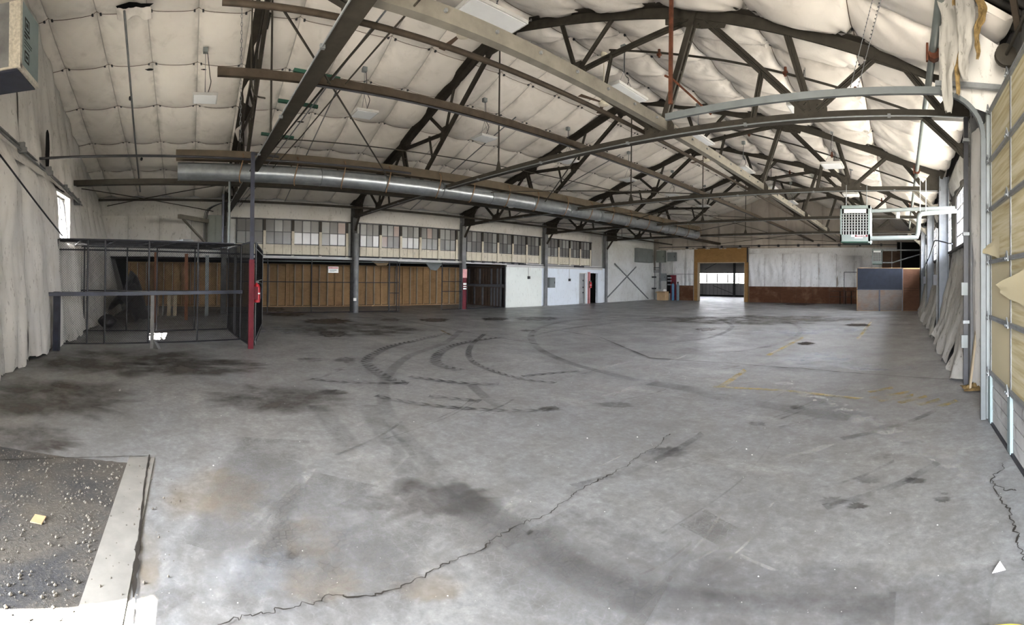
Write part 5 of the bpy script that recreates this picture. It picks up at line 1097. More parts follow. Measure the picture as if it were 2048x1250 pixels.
def gas_cylinder(x, y, h, mat, label):
    g = thing('gas_cylinder', label, 'gas cylinder', (x, y, 0), 'gas cylinders')
    mb = MB(); mb.lathe((x, y, 0), [(0.10, 0), (0.115, 0.02), (0.115, h-0.22), (0.10, h-0.14), (0.05, h-0.08), (0.04, h-0.06)], 18); obj('tank', mb, mat, g)
    mb = MB(); mb.lathe((x, y, h-0.07), [(0.04, 0), (0.055, 0.03), (0.055, 0.12), (0.02, 0.15)], 12); obj('valve_cap', mb, 'brown_steel', g)
gas_cylinder(-17.42, 31.6, 1.42, 'cylinder_blue', 'blue gas cylinder standing beside the cardboard box')
gas_cylinder(-16.98, 31.6, 1.42, 'cylinder_grey', 'grey-blue gas cylinder standing next to the dark wainscot')
cx_ = thing('cardboard_box', 'open cardboard box on the floor in the far corner', 'box', (-18.2, 31.4, 0))
mb = MB(); mb.box(-18.6, -17.85, 31.1, 31.7, 0, 0.70); obj('carton', mb, 'cardboard', cx_)
mb = MB(); mb.add([(-18.6, 31.1, 0.70), (-17.85, 31.1, 0.70), (-17.8, 30.85, 0.62), (-18.65, 30.85, 0.60), (-18.6, 31.1, 0.712), (-17.85, 31.1, 0.712), (-17.8, 30.85, 0.632), (-18.65, 30.85, 0.612)], [(0,1,2,3),(4,7,6,5),(0,4,5,1),(1,5,6,2),(2,6,7,3),(3,7,4,0)]); obj('flap', mb, 'cardboard', cx_)
mb = MB(); mb.grid(lambda u, v: (-17.95+0.16*math.cos(6.283*u)*math.sin(math.pi*v), 31.2+0.16*math.sin(6.283*u)*math.sin(math.pi*v), 0.80-0.10*math.cos(math.pi*v)), 10, 6); obj('white_packing', mb, 'paper_white', cx_)
# things fixed on the white walls
cabinet('switch_box', 'pale switch box on the grey column in the white wall', -19.38, -19.16, 19.5, 20.0, 1.10, 1.72, 'box_grey', 'switch box')
for i, (y, z) in enumerate(((18.0, 1.70), (21.55, 1.58))):
    o_ = thing('wall_outlet', ['black outlet box under a thin conduit on the pale green wall', 'black outlet box under a thin conduit on the bluish white wall'][i], 'outlet', (-19.4, y, z), 'wall outlets')
    mb = MB(); mb.box(-19.42, -19.33, y-0.07, y+0.07, z-0.08, z+0.08); obj('box', mb, 'black_steel', o_)
    mb = MB(); mb.tube([(-19.40, y, z+0.08), (-19.40, y, 2.9)], 0.012, 6); obj('conduit', mb, 'white_paint', o_)
dp = thing('door_post', 'pink post with a red stripe and small extinguisher between the grey door and dark doorway', 'post', (-19.38, 23.45, 0))
mb = MB(); mb.box(-19.42, -19.34, 23.40, 23.60, 0, 2.12); obj('post', mb, 'pink_paint', dp)
mb = MB(); mb.box(-19.345, -19.33, 23.42, 23.48, 0, 2.1); obj('stripe', mb, 'red_paint', dp)
extinguisher((-19.24, 23.52, 1.05), 'small fire extinguisher hung on the pink post by the dark doorway', 0.9)
mb = MB(); mb.box(-19.34, -19.30, 23.44, 23.62, 1.05, 1.5); tag(obj('extinguisher_bracket', mb, 'green_band'), 'green bracket on the pink post by the dark doorway', 'bracket')
mb = MB(); mb.tube([(-19.36, 16.3, 2.44), (-19.36, 25.2, 2.44)], 0.018, 6); mb.box(-19.42, -19.3, 22.0, 22.9, 2.40, 2.5); mb.box(-19.42, -19.3, 17.2, 17.7, 2.42, 2.5); tag(obj('wall_cable', mb, 'black_steel'), 'black cable run along the top of the white room wall', 'cable')
mb = MB(); mb.tube([(-15.9, 32.15, 2.1), (-18.1, 32.1, 2.1)], 0.02, 6); tag(obj('wall_pipe', mb, 'column_grey'), 'grey pipe across the fabric left of the plywood doorway', 'pipe')
mb = MB(); mb.tube([(-19.0, 32.0, 4.28), (-2.0, 32.05, 4.22), (1.2, 32.05, 4.2)], 0.03, 6)
for k in range(12): mb.box(-16.5+1.5*k, -16.35+1.5*k, 31.98, 32.12, 4.12, 4.3)
tag(obj('sprinkler_line', mb, 'black_steel'), 'black pipe along the top of the far wall fabric', 'pipe')
# strip of pipework between the right-hand columns
mb = MB(); mb.tube(smooth_path([(1.0, 19.0, 2.35), (0.98, 16.0, 2.5), (0.98, 13.2, 2.85)], 4)+[Vector((1.02, 12.6, 2.80)), Vector((1.3, 11.5, 2.62))], 0.02, 6); tag(obj('gas_pipe', mb, 'navy_steel'), 'dark gas pipe strung between the pale columns', 'pipe')
for i, y in enumerate((13.1, 19.1)):
    r_ = thing('conduit_riser', ['conduit riser with a dark switch box on the nearer pale column', 'conduit riser with a switch box on the farther pale column'][i], 'conduit', (1.04, y, 0))
    mb = MB(); mb.tube([(1.04, y, 0.1), (1.04, y, 3.2)], 0.025, 6); obj('conduit', mb, 'column_grey', r_)
    mb = MB(); mb.box(0.92, 1.04, y-0.14, y+0.14, 1.55, 1.85); obj('switch_box', mb, 'navy_steel', r_)
mb = MB(); mb.bar((1.05, 6.9, 0), (1.24, 7.0, 1.5), 0.10, 0.03); tag(obj('leaning_batten', mb, 'wood_pale'), 'pale batten leaning at the foot of the shaded column', 'batten')
mb = MB(); mb.grid(lambda u, v: (0.95+0.35*u+0.05*nz(u*5, v*5), 6.75+0.4*v, 0.02+0.10*(0.5+nz(u*6, v*6))*math.sin(math.pi*u)*math.sin(math.pi*v)), 14, 14); tag(obj('debris_pile', mb, 'insulation_yellow'), 'small pile of insulation scraps at the shaded column foot', 'debris')

# ------------------------------------------------------------------ ceiling fans
def fan(x, y, z, label, rot=0.0):
    f_ = thing('ceiling_fan', label, 'fan', (x, y, z), 'ceiling fans')
    mb = MB(); mb.lathe((x, y, z-0.06), [(0.04, 0), (0.12, 0.02), (0.13, 0.10), (0.05, 0.16)], 16); obj('motor', mb, 'cream_panel', f_)
    mb = MB(); mb.tube([(x, y, z+0.08), (x, y, zt(x)+0.05)], 0.016, 8); mb.lathe((x, y, zt(x)-0.22), [(0.08, 0), (0.09, 0.05), (0.03, 0.16)], 10); obj('down_rod', mb, 'cream_panel', f_)
    for k in range(3):
        a = rot+k*2.094; ca, sa = math.cos(a), math.sin(a); mb = MB()
        P = lambda r, s_: Vector((x+ca*r-sa*s_, y+sa*r+ca*s_, z+0.02+0.02*s_*3))
        mb.add([P(0.12, -0.03), P(0.75, -0.07), P(0.75, 0.07), P(0.12, 0.03)]+[P(0.12, -0.03)+Vector((0, 0, 0.008)), P(0.75, -0.07)+Vector((0, 0, 0.008)), P(0.75, 0.07)+Vector((0, 0, 0.008)), P(0.12, 0.03)+Vector((0, 0, 0.008))], [(0,3,2,1),(4,5,6,7),(0,1,5,4),(1,2,6,5),(2,3,7,6),(3,0,4,7)])
        obj('blade', mb, 'brown_wall', f_)
fan(-6.95, 4.72, 6.2, 'three-bladed ceiling fan beside the large panel light', 1.05)
fan(-7.0, 9.0, 6.1, 'three-bladed ceiling fan beyond the nearest riveted truss', 0.3)
fan(-7.0, 15.2, 6.1, 'three-bladed ceiling fan above the fourth ridge light', 0.8)

# ------------------------------------------------------------------ marks on the floor (metres)
TRACKS = [('tyre_bars',0.26,[(-9.79,8.08),(-9.58,6.87),(-9.03,5.83),(-8.17,4.98),(-7.37,4.53),(-6.7,4.59)]),('tyre_bars',0.26,[(-11.36,7.33),(-10.47,5.84),(-9.82,4.73),(-9.06,3.99),(-8.22,3.4),(-7.43,3.21),(-6.67,3.16),(-6.29,3.3)]),('tyre_bars',0.15,[(-10.66,8.14),(-9.19,6.64),(-8.02,5.69),(-7.16,5.22),(-6.4,5.05),(-5.74,5.01),(-5.29,5.1),(-4.97,5.24)]),('tyre_bars',0.15,[(-5.7,5.16),(-5.53,5.74),(-5.32,6.23)]),('tyre_bars',0.15,[(-7.04,1.94),(-6.82,2.19),(-6.63,2.49),(-6.45,2.91),(-6.25,3.32)]),('tyre_bars',0.17,[(-6.7,3.55),(-6.31,3.78),(-6.0,3.98),(-5.7,4.23),(-5.5,4.51)]),('tyre_bars',0.16,[(-5.79,2.53),(-5.49,2.7),(-5.19,2.91),(-4.92,3.13),(-4.67,3.36),(-4.36,3.67),(-4.12,3.98),(-4.03,4.28)]),('tyre_bars',0.18,[(-5.46,3.2),(-5.3,3.37),(-5.07,3.53),(-4.88,3.68)]),('tyre_plain',0.22,[(-11.72,8.01),(-9.99,6.45),(-9.2,5.5),(-8.42,4.46),(-7.57,3.72),(-6.63,3.08),(-5.79,2.65),(-4.92,2.33),(-4.27,2.19),(-3.85,2.12),(-3.33,2.04),(-2.82,2.0),(-2.27,2.0),(-1.89,2.0),(-1.53,1.97),(-1.22,1.98)]),('tyre_plain',0.26,[(-5.41,2.26),(-4.75,2.08),(-4.2,2.0),(-3.9,2.0),(-3.48,1.82),(-2.99,1.83),(-2.49,1.88),(-2.13,1.95)]),('tyre_plain',0.3,[(-2.18,1.92),(-1.83,1.94),(-1.37,1.99),(-0.94,2.12),(-0.5,2.23),(-0.0,2.3)]),('tyre_plain',0.5,[(-2.2,2.27),(-1.76,2.27),(-1.3,2.29),(-0.81,2.38),(-0.14,2.46),(0.52,2.37)]),('tyre_plain',0.22,[(-10.85,17.42),(-11.57,15.29),(-11.9,13.09),(-10.99,10.87),(-9.99,9.45),(-9.03,8.51),(-7.62,7.44),(-6.09,6.71),(-5.05,6.44),(-4.0,6.23)]),('tyre_plain',0.2,[(-10.07,14.41),(-10.24,12.53),(-9.99,10.5),(-9.44,8.87)]),('tyre_plain',0.2,[(-10.33,16.71),(-8.94,17.46),(-7.42,17.33),(-6.24,15.78),(-5.66,14.33),(-5.33,12.05),(-5.63,11.0),(-5.88,10.43)]),('tyre_plain',0.2,[(-6.56,19.26),(-4.86,17.98),(-3.61,15.73),(-3.1,13.16),(-3.36,10.72),(-4.0,9.66),(-5.11,9.79)]),('tyre_plain',0.18,[(-5.72,4.11),(-5.04,3.86),(-4.46,3.69)]),('tyre_plain',0.3,[(-5.59,1.64),(-4.91,1.6),(-4.09,1.53)]),('tyre_plain',0.35,[(-3.83,6.21),(-3.15,6.17),(-2.38,5.91),(-1.6,5.76),(-0.84,5.53),(-0.61,5.49)]),('tyre_blocks',0.75,[(-4.52,0.86),(-3.66,0.59),(-3.01,0.39),(-2.65,0.24)]),('tyre_blocks',0.6,[(-3.5,1.27),(-3.17,0.96),(-2.73,0.7),(-2.36,0.5),(-2.15,0.41)]),('tyre_blocks',0.6,[(-2.79,1.42),(-2.57,1.2),(-2.34,1.01),(-2.08,0.76)]),('tyre_blocks',0.7,[(-2.8,1.83),(-2.24,1.9),(-1.84,1.86),(-1.43,1.86),(-1.16,1.9)]),('tyre_blocks',0.3,[(-2.35,-0.17),(-2.24,-0.05)]),('tyre_blocks',0.35,[(-1.28,2.68),(-1.2,2.95)])]
YELLOW = [(0.13,[(-2.74,6.52),(-2.84,8.07)]),(0.13,[(-2.91,9.6),(-2.84,13.36)]),(0.13,[(-2.86,6.5),(-1.97,6.65),(-1.34,6.6),(-0.54,6.39)]),(0.12,[(-1.23,12.74),(-1.21,19.25)]),(0.1,[(-12.19,7.54),(-10.79,7.09)]),(0.13,[(-0.49,6.8),(-0.09,7.14)]),(0.13,[(-0.43,6.45),(0.18,6.88)]),(0.13,[(-0.31,6.3),(0.23,6.67)]),(0.13,[(-0.03,6.21),(0.42,6.6)]),(0.13,[(0.23,6.11),(0.58,6.4)]),(0.13,[(0.51,6.02),(0.81,6.32)])]
STAINS_AND_SHEEN = [('oil',[(-15.57,5.9),(-15.1,5.6),(-14.83,5.14),(-14.8,4.66),(-15.0,4.26),(-15.39,4.02),(-15.91,4.02),(-16.42,4.29),(-16.79,4.76),(-16.87,5.31),(-16.62,5.76),(-16.13,5.97)]),('oil',[(-12.17,4.41),(-11.88,4.25),(-11.7,4.03),(-11.67,3.82),(-11.79,3.66),(-12.03,3.59),(-12.34,3.62),(-12.65,3.77),(-12.87,3.99),(-12.92,4.23),(-12.78,4.4),(-12.5,4.47)]),('oil',[(-14.87,9.6),(-14.56,9.32),(-14.41,8.99),(-14.43,8.7),(-14.62,8.51),(-14.94,8.47),(-15.31,8.59),(-15.65,8.87),(-15.84,9.22),(-15.83,9.54),(-15.62,9.74),(-15.26,9.76)]),('oil',[(-14.01,11.99),(-13.8,11.71),(-13.74,11.37),(-13.84,11.07),(-14.06,10.87),(-14.35,10.82),(-14.65,10.94),(-14.88,11.22),(-14.96,11.57),(-14.88,11.9),(-14.64,12.11),(-14.31,12.14)]),('oil',[(-12.86,13.89),(-12.64,13.45),(-12.66,12.93),(-12.88,12.46),(-13.26,12.13),(-13.71,12.04),(-14.12,12.22),(-14.4,12.65),(-14.44,13.21),(-14.22,13.75),(-13.79,14.09),(-13.29,14.13)]),('oil',[(-10.47,10.04),(-10.39,9.92),(-10.38,9.78),(-10.43,9.65),(-10.53,9.58),(-10.66,9.57),(-10.78,9.63),(-10.86,9.75),(-10.88,9.89),(-10.83,10.03),(-10.72,10.1),(-10.59,10.11)]),('oil',[(-18.95,5.06),(-18.37,4.77),(-18.0,4.33),(-17.89,3.83),(-18.06,3.4),(-18.48,3.13),(-19.07,3.1),(-19.69,3.34),(-20.17,3.8),(-20.34,4.35),(-20.12,4.83),(-19.6,5.09)]),('oil',[(-15.6,7.83),(-15.35,7.65),(-15.21,7.42),(-15.2,7.21),(-15.33,7.07),(-15.56,7.02),(-15.84,7.09),(-16.1,7.26),(-16.26,7.5),(-16.28,7.72),(-16.14,7.88),(-15.89,7.91)]),('oil',[(-6.1,14.02),(-6.05,13.79),(-6.09,13.58),(-6.21,13.45),(-6.38,13.43),(-6.55,13.51),(-6.69,13.69),(-6.75,13.92),(-6.72,14.14),(-6.59,14.29),(-6.41,14.31),(-6.23,14.21)]),('oil',[(-2.27,11.84),(-2.28,11.69),(-2.34,11.57),(-2.45,11.51),(-2.57,11.52),(-2.67,11.59),(-2.74,11.72),(-2.74,11.87),(-2.68,12.0),(-2.57,12.07),(-2.44,12.06),(-2.33,11.97)]),('oil',[(-1.12,17.08),(-1.17,16.79),(-1.34,16.57),(-1.59,16.47),(-1.85,16.51),(-2.06,16.68),(-2.16,16.94),(-2.13,17.25),(-1.96,17.5),(-1.7,17.62),(-1.42,17.57),(-1.21,17.37)]),('oil',[(-5.89,31.57),(-5.87,30.55),(-6.15,29.76),(-6.66,29.35),(-7.27,29.4),(-7.84,29.9),(-8.25,30.78),(-8.35,31.84),(-8.11,32.78),(-7.56,33.3),(-6.86,33.21),(-6.25,32.55)]),('oil',[(-21.83,4.67),(-21.21,4.44),(-20.79,4.09),(-20.64,3.71),(-20.8,3.38),(-21.22,3.19),(-21.84,3.18),(-22.49,3.38),(-23.0,3.74),(-23.2,4.17),(-23.01,4.53),(-22.49,4.71)]),('oil_faint',[(-1.97,3.95),(-1.96,3.87),(-2.01,3.78),(-2.09,3.71),(-2.19,3.67),(-2.28,3.68),(-2.35,3.72),(-2.36,3.81),(-2.33,3.9),(-2.24,3.98),(-2.13,4.02),(-2.03,4.0)]),('oil_faint',[(-0.4,3.44),(-0.41,3.4),(-0.45,3.37),(-0.5,3.35),(-0.56,3.35),(-0.61,3.37),(-0.63,3.4),(-0.62,3.44),(-0.58,3.48),(-0.53,3.5),(-0.47,3.5),(-0.42,3.48)]),('oil_faint',[(-0.23,3.38),(-0.24,3.35),(-0.27,3.33),(-0.31,3.32),(-0.36,3.32),(-0.4,3.34),(-0.41,3.36),(-0.4,3.39),(-0.37,3.41),(-0.33,3.42),(-0.28,3.42),(-0.24,3.41)]),('oil_faint',[(-0.15,3.83),(-0.17,3.79),(-0.21,3.76),(-0.27,3.75),(-0.34,3.75),(-0.38,3.78),(-0.4,3.81),(-0.39,3.85),(-0.35,3.89),(-0.28,3.9),(-0.22,3.9),(-0.17,3.87)]),('oil_faint',[(0.22,3.81),(0.21,3.78),(0.17,3.76),(0.12,3.75),(0.07,3.76),(0.03,3.78),(0.02,3.82),(0.03,3.85),(0.07,3.88),(0.12,3.88),(0.18,3.87),(0.21,3.85)]),('oil_faint',[(0.39,3.47),(0.38,3.44),(0.35,3.43),(0.32,3.42),(0.28,3.43),(0.26,3.45),(0.25,3.48),(0.26,3.51),(0.29,3.53),(0.33,3.53),(0.36,3.52),(0.38,3.5)]),('oil_faint',[(0.38,3.57),(0.38,3.56),(0.36,3.55),(0.35,3.55),(0.33,3.55),(0.32,3.56),(0.31,3.57),(0.32,3.59),(0.33,3.59),(0.35,3.6),(0.37,3.59),(0.38,3.58)]),('oil_faint',[(-1.24,5.87),(-1.25,5.81),(-1.28,5.76),(-1.33,5.73),(-1.38,5.73),(-1.43,5.76),(-1.46,5.81),(-1.46,5.87),(-1.43,5.93),(-1.38,5.96),(-1.32,5.96),(-1.27,5.92)]),('oil_faint',[(-1.53,5.08),(-1.53,5.03),(-1.56,4.98),(-1.62,4.95),(-1.67,4.95),(-1.72,4.96),(-1.75,5.0),(-1.75,5.05),(-1.72,5.1),(-1.67,5.13),(-1.61,5.14),(-1.56,5.12)]),('oil_faint',[(-8.42,3.29),(-8.29,3.2),(-8.21,3.08),(-8.2,2.95),(-8.27,2.84),(-8.4,2.79),(-8.56,2.81),(-8.71,2.89),(-8.8,3.02),(-8.81,3.16),(-8.73,3.27),(-8.59,3.32)]),('oil_faint',[(-3.95,4.29),(-3.92,4.22),(-3.93,4.15),(-3.98,4.08),(-4.04,4.03),(-4.11,4.02),(-4.18,4.05),(-4.21,4.12),(-4.2,4.2),(-4.16,4.27),(-4.09,4.32),(-4.02,4.32)]),('oil_faint',[(-3.34,5.05),(-3.33,4.97),(-3.38,4.87),(-3.47,4.77),(-3.59,4.71),(-3.69,4.68),(-3.76,4.72),(-3.78,4.8),(-3.74,4.9),(-3.64,5.0),(-3.52,5.07),(-3.41,5.09)]),('oil_faint',[(-0.08,4.34),(-0.09,4.3),(-0.14,4.26),(-0.19,4.24),(-0.25,4.25),(-0.3,4.28),(-0.32,4.33),(-0.3,4.38),(-0.26,4.42),(-0.2,4.44),(-0.14,4.43),(-0.1,4.39)]),('oil_faint',[(-8.59,2.66),(-8.48,2.59),(-8.41,2.46),(-8.41,2.31),(-8.47,2.17),(-8.58,2.09),(-8.71,2.08),(-8.83,2.15),(-8.91,2.28),(-8.92,2.44),(-8.85,2.58),(-8.73,2.66)]),('oil_faint',[(-6.11,2.28),(-6.04,2.22),(-6.01,2.11),(-6.03,1.98),(-6.08,1.87),(-6.15,1.8),(-6.24,1.79),(-6.31,1.85),(-6.35,1.96),(-6.34,2.09),(-6.29,2.2),(-6.2,2.27)]),('dirt',[(-8.57,0.97),(-7.99,0.65),(-7.59,-0.06),(-7.35,-0.96),(-7.25,-1.86),(-7.37,-2.61),(-7.78,-3.05),(-8.5,-3.02),(-9.32,-2.4),(-9.84,-1.29),(-9.8,-0.09),(-9.26,0.74)]),('dirt',[(-5.95,-0.64),(-5.44,-0.72),(-5.06,-1.03),(-4.83,-1.46),(-4.75,-1.94),(-4.86,-2.39),(-5.21,-2.73),(-5.79,-2.86),(-6.45,-2.65),(-6.89,-2.1),(-6.89,-1.41),(-6.5,-0.87)]),('dirt',[(-8.06,1.55),(-7.7,1.31),(-7.49,0.81),(-7.4,0.19),(-7.44,-0.43),(-7.62,-0.91),(-7.95,-1.13),(-8.39,-1.0),(-8.79,-0.51),(-8.98,0.22),(-8.85,0.95),(-8.49,1.44)]),('dirt',[(-4.41,-1.02),(-4.18,-1.04),(-3.98,-1.18),(-3.85,-1.4),(-3.8,-1.65),(-3.84,-1.88),(-4.0,-2.04),(-4.25,-2.08),(-4.52,-1.97),(-4.71,-1.72),(-4.75,-1.41),(-4.63,-1.15)]),('dirt',[(-2.65,2.18),(-2.58,2.03),(-2.61,1.82),(-2.71,1.57),(-2.86,1.35),(-3.02,1.21),(-3.18,1.2),(-3.3,1.32),(-3.34,1.58),(-3.24,1.88),(-3.05,2.12),(-2.82,2.22)]),('dirt',[(-5.72,2.21),(-5.43,1.96),(-5.3,1.56),(-5.32,1.09),(-5.45,0.66),(-5.69,0.34),(-6.02,0.22),(-6.41,0.38),(-6.7,0.8),(-6.77,1.39),(-6.54,1.91),(-6.13,2.21)]),('dirt',[(-12.33,7.25),(-11.69,6.51),(-11.5,5.46),(-11.65,4.32),(-12.07,3.3),(-12.71,2.6),(-13.54,2.44),(-14.43,2.95),(-15.07,4.11),(-15.1,5.6),(-14.42,6.85),(-13.34,7.42)]),('dirt',[(-1.74,19.19),(-2.22,17.96),(-3.63,16.89),(-5.52,15.96),(-7.46,15.27),(-9.09,15.05),(-10.13,15.59),(-10.28,17.01),(-9.25,18.92),(-7.1,20.51),(-4.52,21.01),(-2.52,20.38)]),('pale_wash',[(-13.4,3.66),(-12.95,3.41),(-12.67,3.02),(-12.6,2.56),(-12.75,2.15),(-13.1,1.89),(-13.57,1.83),(-14.08,2.03),(-14.46,2.44),(-14.58,2.96),(-14.38,3.42),(-13.93,3.67)]),('pale_wash',[(-0.76,9.56),(-0.84,9.04),(-1.12,8.65),(-1.53,8.46),(-1.97,8.48),(-2.36,8.72),(-2.61,9.17),(-2.64,9.76),(-2.39,10.31),(-1.91,10.61),(-1.36,10.53),(-0.94,10.12)]),('pale_wash',[(-2.28,14.43),(-2.36,13.86),(-2.73,13.4),(-3.28,13.12),(-3.88,13.06),(-4.41,13.25),(-4.74,13.69),(-4.76,14.3),(-4.43,14.9),(-3.82,15.28),(-3.11,15.3),(-2.55,14.97)]),('pale_wash',[(-0.88,15.37),(-0.99,14.91),(-1.32,14.56),(-1.79,14.38),(-2.27,14.4),(-2.68,14.64),(-2.89,15.05),(-2.84,15.55),(-2.53,15.99),(-2.02,16.23),(-1.47,16.16),(-1.05,15.84)]),('pale_wash',[(0.37,8.77),(0.26,8.58),(-0.02,8.44),(-0.39,8.38),(-0.76,8.39),(-1.05,8.5),(-1.17,8.68),(-1.1,8.89),(-0.82,9.09),(-0.42,9.18),(-0.02,9.14),(0.27,8.98)]),('pale_wash',[(-2.43,0.74),(-2.34,0.67),(-2.3,0.54),(-2.31,0.38),(-2.35,0.23),(-2.42,0.12),(-2.52,0.08),(-2.63,0.13),(-2.71,0.26),(-2.72,0.45),(-2.66,0.62),(-2.55,0.73)]),('tan_dust',[(-2.71,0.99),(-2.61,0.92),(-2.55,0.82),(-2.55,0.72),(-2.6,0.62),(-2.69,0.56),(-2.81,0.56),(-2.93,0.61),(-3.02,0.72),(-3.03,0.84),(-2.96,0.95),(-2.84,1.0)]),('tan_dust',[(-2.28,0.95),(-2.21,0.89),(-2.18,0.79),(-2.19,0.67),(-2.24,0.56),(-2.32,0.49),(-2.4,0.48),(-2.49,0.53),(-2.54,0.64),(-2.54,0.77),(-2.47,0.89),(-2.37,0.95)]),('tan_dust',[(-1.98,1.43),(-1.95,1.38),(-1.96,1.29),(-2.0,1.19),(-2.06,1.11),(-2.12,1.06),(-2.19,1.06),(-2.23,1.11),(-2.23,1.2),(-2.2,1.31),(-2.12,1.4),(-2.04,1.44)]),('tan_dust',[(-2.6,-0.14),(-2.41,-0.13),(-2.29,-0.15),(-2.25,-0.18),(-2.28,-0.21),(-2.4,-0.25),(-2.58,-0.28),(-2.8,-0.29),(-2.99,-0.29),(-3.07,-0.25),(-3.0,-0.2),(-2.82,-0.16)]),('tan_dust',[(-3.4,0.63),(-3.19,0.53),(-3.06,0.36),(-3.02,0.16),(-3.07,-0.05),(-3.2,-0.21),(-3.41,-0.28),(-3.67,-0.24),(-3.89,-0.06),(-3.97,0.2),(-3.88,0.45),(-3.65,0.61)])]
CRACKS = [(0.016,[(-2.15,0.14),(-2.2,0.34),(-2.19,0.46),(-2.22,0.57),(-2.24,0.71),(-2.21,0.84),(-2.16,1.01),(-2.18,1.21),(-2.2,1.4),(-2.22,1.53),(-2.23,1.71),(-2.26,1.81),(-2.28,1.97),(-2.27,2.14),(-2.23,2.33),(-2.28,2.48),(-2.3,2.65),(-2.32,2.86),(-2.31,3.07),(-2.31,3.26),(-2.34,3.63),(-2.31,3.86),(-2.38,4.28)]),(0.018,[(0.93,4.04),(0.83,3.85),(0.75,3.72),(0.77,3.62),(0.82,3.52),(0.9,3.53)]),(0.026,[(0.75,3.72),(0.76,3.45),(0.78,3.25),(0.75,3.04),(0.75,2.86),(0.75,2.72),(0.73,2.62)]),(0.03,[(-3.66,-1.61),(-3.9,-1.13),(-4.07,-0.57),(-4.11,-0.34)]),(0.045,[(-4.14,-0.35),(-3.65,-0.34),(-3.06,-0.31),(-2.63,-0.29),(-2.34,-0.27),(-2.14,-0.26)]),(0.07,[(-11.01,10.77),(-7.98,10.2),(-5.04,8.17),(-3.44,8.43),(-1.89,8.38),(-0.46,8.06),(0.83,7.64)]),(0.08,[(-18.46,7.78),(-12.79,7.91),(-10.84,7.92),(-8.13,7.96)])]
SCUFF = [(0.25,[(-1.48,6.54),(-0.81,6.02),(-0.31,5.37),(-0.01,4.95),(0.45,4.12),(0.75,3.69)]),(0.3,[(-1.96,7.19),(-1.13,6.28),(-0.36,5.27),(-0.06,4.95)]),(0.03,[(-0.96,2.6),(-0.68,2.52)])]
def ribbon(pts, w_, z, smooth=True, jag=0.0, seed=0):
    P = smooth_path([(x, y, z) for x, y in pts], 7 if len(pts) > 2 else 5) if smooth else [Vector((x, y, z)) for x, y in pts]
    if jag:
        Q = []
        for a, b_ in zip(P, P[1:]):
            for k in range(12): t = k/12; q = a+(b_-a)*t; Q.append(q+Vector((jag*(0.6*nz(q.x*7, q.y*7, seed)+0.5*nz(q.x*31, q.y*31, seed)), jag*(0.6*nz(q.y*7, q.x*7, seed+3)+0.5*nz(q.y*31, q.x*31, seed+2)), 0)))
        P = Q+[P[-1]]
    mb = MB(); s_ = 0.0; vs = []; uv = []
    for i, p in enumerate(P):
        d = (P[min(i+1, len(P)-1)]-P[max(i-1, 0)]); d.z = 0; d.normalize(); n = Vector((-d.y, d.x, 0))
        if i: s_ += (p-P[i-1]).length
        ww = w_*(1 if not jag else (0.25+1.3*abs(nz(s_*6, seed, 1.0))))
        vs += [p-n*ww/2, p+n*ww/2]; uv += [(s_, 0), (s_, 1)] if 0 < i < len(P)-1 or jag else [(s_, 0), (s_, 0)]
    mb.add(vs, [(2*i, 2*i+2, 2*i+3, 2*i+1) for i in range(len(P)-1)], uv); return mb
def blob(pts, z, seed):
    P = smooth_path([(x, y, z) for x, y in pts]+[(pts[0][0], pts[0][1], z)], 5)[:-1]; c = sum(P, Vector())/len(P)
    vs = [c]; uv = [(0, 0.5)]
    for i, p in enumerate(P):
        q = c+(p-c)*(1+0.45*nz(i*0.45, seed)); vs.append(Vector((q.x, q.y, z))); uv.append((0, 1.0))
    n = len(P); mid = [c+(v-c)*0.6 for v in vs[1:]]
    vs2 = [c]+mid+vs[1:]; uv2 = [(0, 0.5)]+[(0, 0.8)]*n+[(0, 1.0)]*n
    mb = MB(); mb.add(vs2, [(0, 1+i, 1+(i+1) % n) for i in range(n)]+[(1+i, 1+n+i, 1+n+(i+1) % n, 1+(i+1) % n) for i in range(n)], uv2); return mb
zl = 0.0012
for i, (m_, pts) in enumerate(STAINS_AND_SHEEN): obj({'oil': 'oil_stain', 'oil_faint': 'oil_stain', 'dirt': 'dirt_stain', 'pale_wash': 'pale_patch', 'tan_dust': 'dust_stain'}[m_], blob(pts, zl, i*1.7), m_, floor); zl += 0.00012
for i, (w_, pts) in enumerate(YELLOW): obj('yellow_line', ribbon(pts, w_, zl), 'yellow_line', floor); zl += 0.00012
for i, (w_, pts) in enumerate(SCUFF): obj('pale_scuff', ribbon(pts, w_, zl), 'pale_scuff', floor); zl += 0.00012
rs = random.Random(11)
for i in range(46):      # long faint drag scratches fanning in from the doorway
    a = 0.86+rs.uniform(-0.75, 0.62); d0 = 2.4+6.5*rs.random(); L_ = 0.5+1.8*rs.random(); b_ = a+rs.uniform(0.5, 1.0)
    x0, y0 = -math.sin(a)*d0, math.cos(a)*d0
    if x0 > 0.6: continue
    obj('drag_scratch', ribbon([(x0, y0), (x0+0.5*L_*math.cos(b_), y0+0.5*L_*math.sin(b_)), (x0+L_*math.cos(b_+0.1), y0+L_*math.sin(b_+0.1))], rs.choice((0.02, 0.04, 0.10)), zl), rs.choice(('pale_scuff', 'dark_scuff')), floor); zl += 0.00006
for i, (m_, w_, pts) in enumerate(TRACKS): obj('tyre_mark', ribbon(pts, w_, zl), m_, floor); zl += 0.00012
for i, (w_, pts) in enumerate(CRACKS): obj('floor_crack' if i < 3 else 'floor_joint', ribbon(pts, w_, zl, False, 0.06 if i < 3 else 0.006, i*5), 'crack_dark', floor); zl += 0.00012
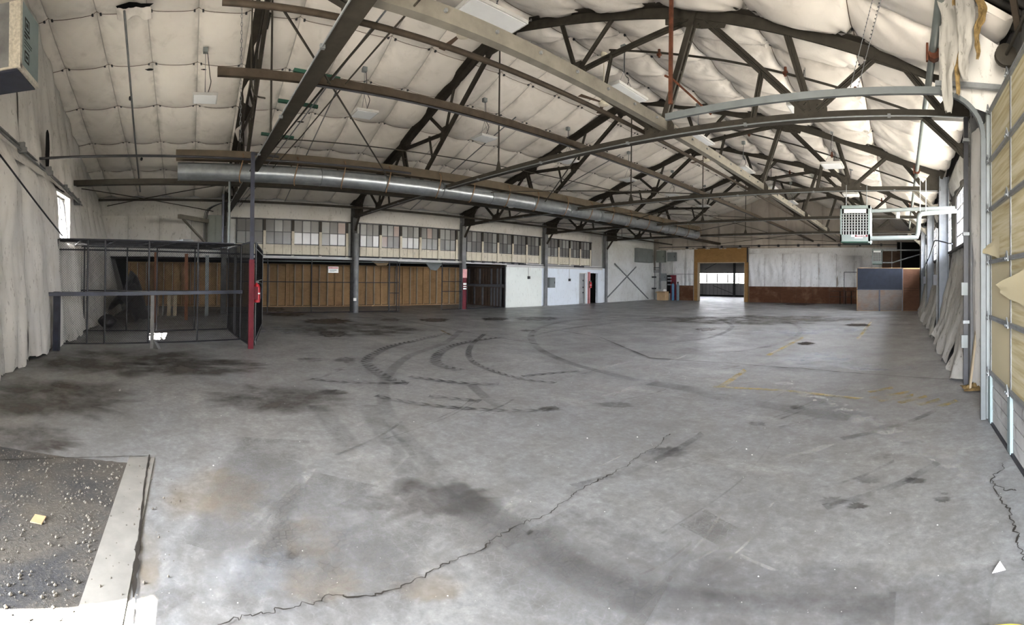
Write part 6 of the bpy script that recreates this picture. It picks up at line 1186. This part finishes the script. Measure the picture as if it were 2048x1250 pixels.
# asphalt apron, pale kerb strip and grit at the threshold
mb = MB(); mb.grid(lambda u, v: (-3.95+5.6*u+(0.04*nz(v*8, 1) if u == 0 else 0), -4.0+3.48*v+(0.03*nz(u*40, 3)+0.05*(1-u) if v > 0.99 else 0), 0.0065+0.006*nz(u*60, v*60)), 110, 70); obj('asphalt_apron', mb, 'asphalt', floor)
mb = MB(); mb.box(-4.1, 1.5, -0.53, -0.30, 0.0, 0.010); obj('kerb_strip', mb, 'concrete_pale', floor)
grit = MB(); rg = random.Random(3)
for k in range(1500):
    x = -3.9+2.4*rg.random(); y = -0.55-1.9*rg.random()**1.2; r = 0.004+0.010*rg.random()**3
    if rg.random() < 0.06: y = -0.55+0.5*rg.random()
    z = 0.012
    grit.add([(x-r, y, z), (x, y-r, z), (x+r, y, z), (x, y+r, z), (x, y, z+r), (x, y, z-r)], [(0,1,4),(1,2,4),(2,3,4),(3,0,4),(1,0,5),(2,1,5),(3,2,5),(0,3,5)])
obj('grit', grit, 'stone', floor, stuff=True)
chips = MB()
for k in range(260):
    t = rg.random()*2.2-1.2; d_ = 2.3+9*rg.random()**2; a = 0.86+t; x = -math.sin(a)*d_; y = math.cos(a)*d_; r = (0.002+0.005*rg.random()**3)*min(1.5, d_/3)
    if x > 0.8 or y < -0.2: continue
    chips.add([(x-r, y, 0.008), (x, y-r*0.7, 0.008), (x+r, y, 0.008), (x, y+r, 0.009), (x, y, 0.008+r*0.6)], [(0,1,4),(1,2,4),(2,3,4),(3,0,4)])
obj('paint_chips', chips, 'paper_white', floor, stuff=True)
mb = MB(); mb.box(-2.92, -2.82, -1.02, -0.94, 0.014, 0.02); tag(obj('card_scrap', mb, 'cardboard'), 'small tan card scrap lying on the asphalt grit', 'scrap')
mb = MB(); mb.add([(0.52, 2.55, 0.012), (0.60, 2.56, 0.014), (0.58, 2.62, 0.03), (0.55, 2.60, 0.012), (0.52, 2.55, 0.015), (0.60, 2.56, 0.017), (0.58, 2.62, 0.033), (0.55, 2.60, 0.015)], [(0,3,2,1),(4,5,6,7),(0,1,5,4),(1,2,6,5),(2,3,7,6),(3,0,4,7)]); tag(obj('paper_scrap', mb, 'paper_white'), 'small white paper scrap on the floor near the cream door', 'scrap')
mb = MB(); mb.tube(smooth_path([(0.30, 2.10, 0.015), (0.38, 2.13, 0.02), (0.47, 2.14, 0.02), (0.60, 2.10, 0.02), (0.9, 1.9, 0.02)], 5), 0.010, 6); tag(obj('extension_cord', mb, 'yellow_cord'), 'yellow extension cord end on the floor in the near corner', 'cord')
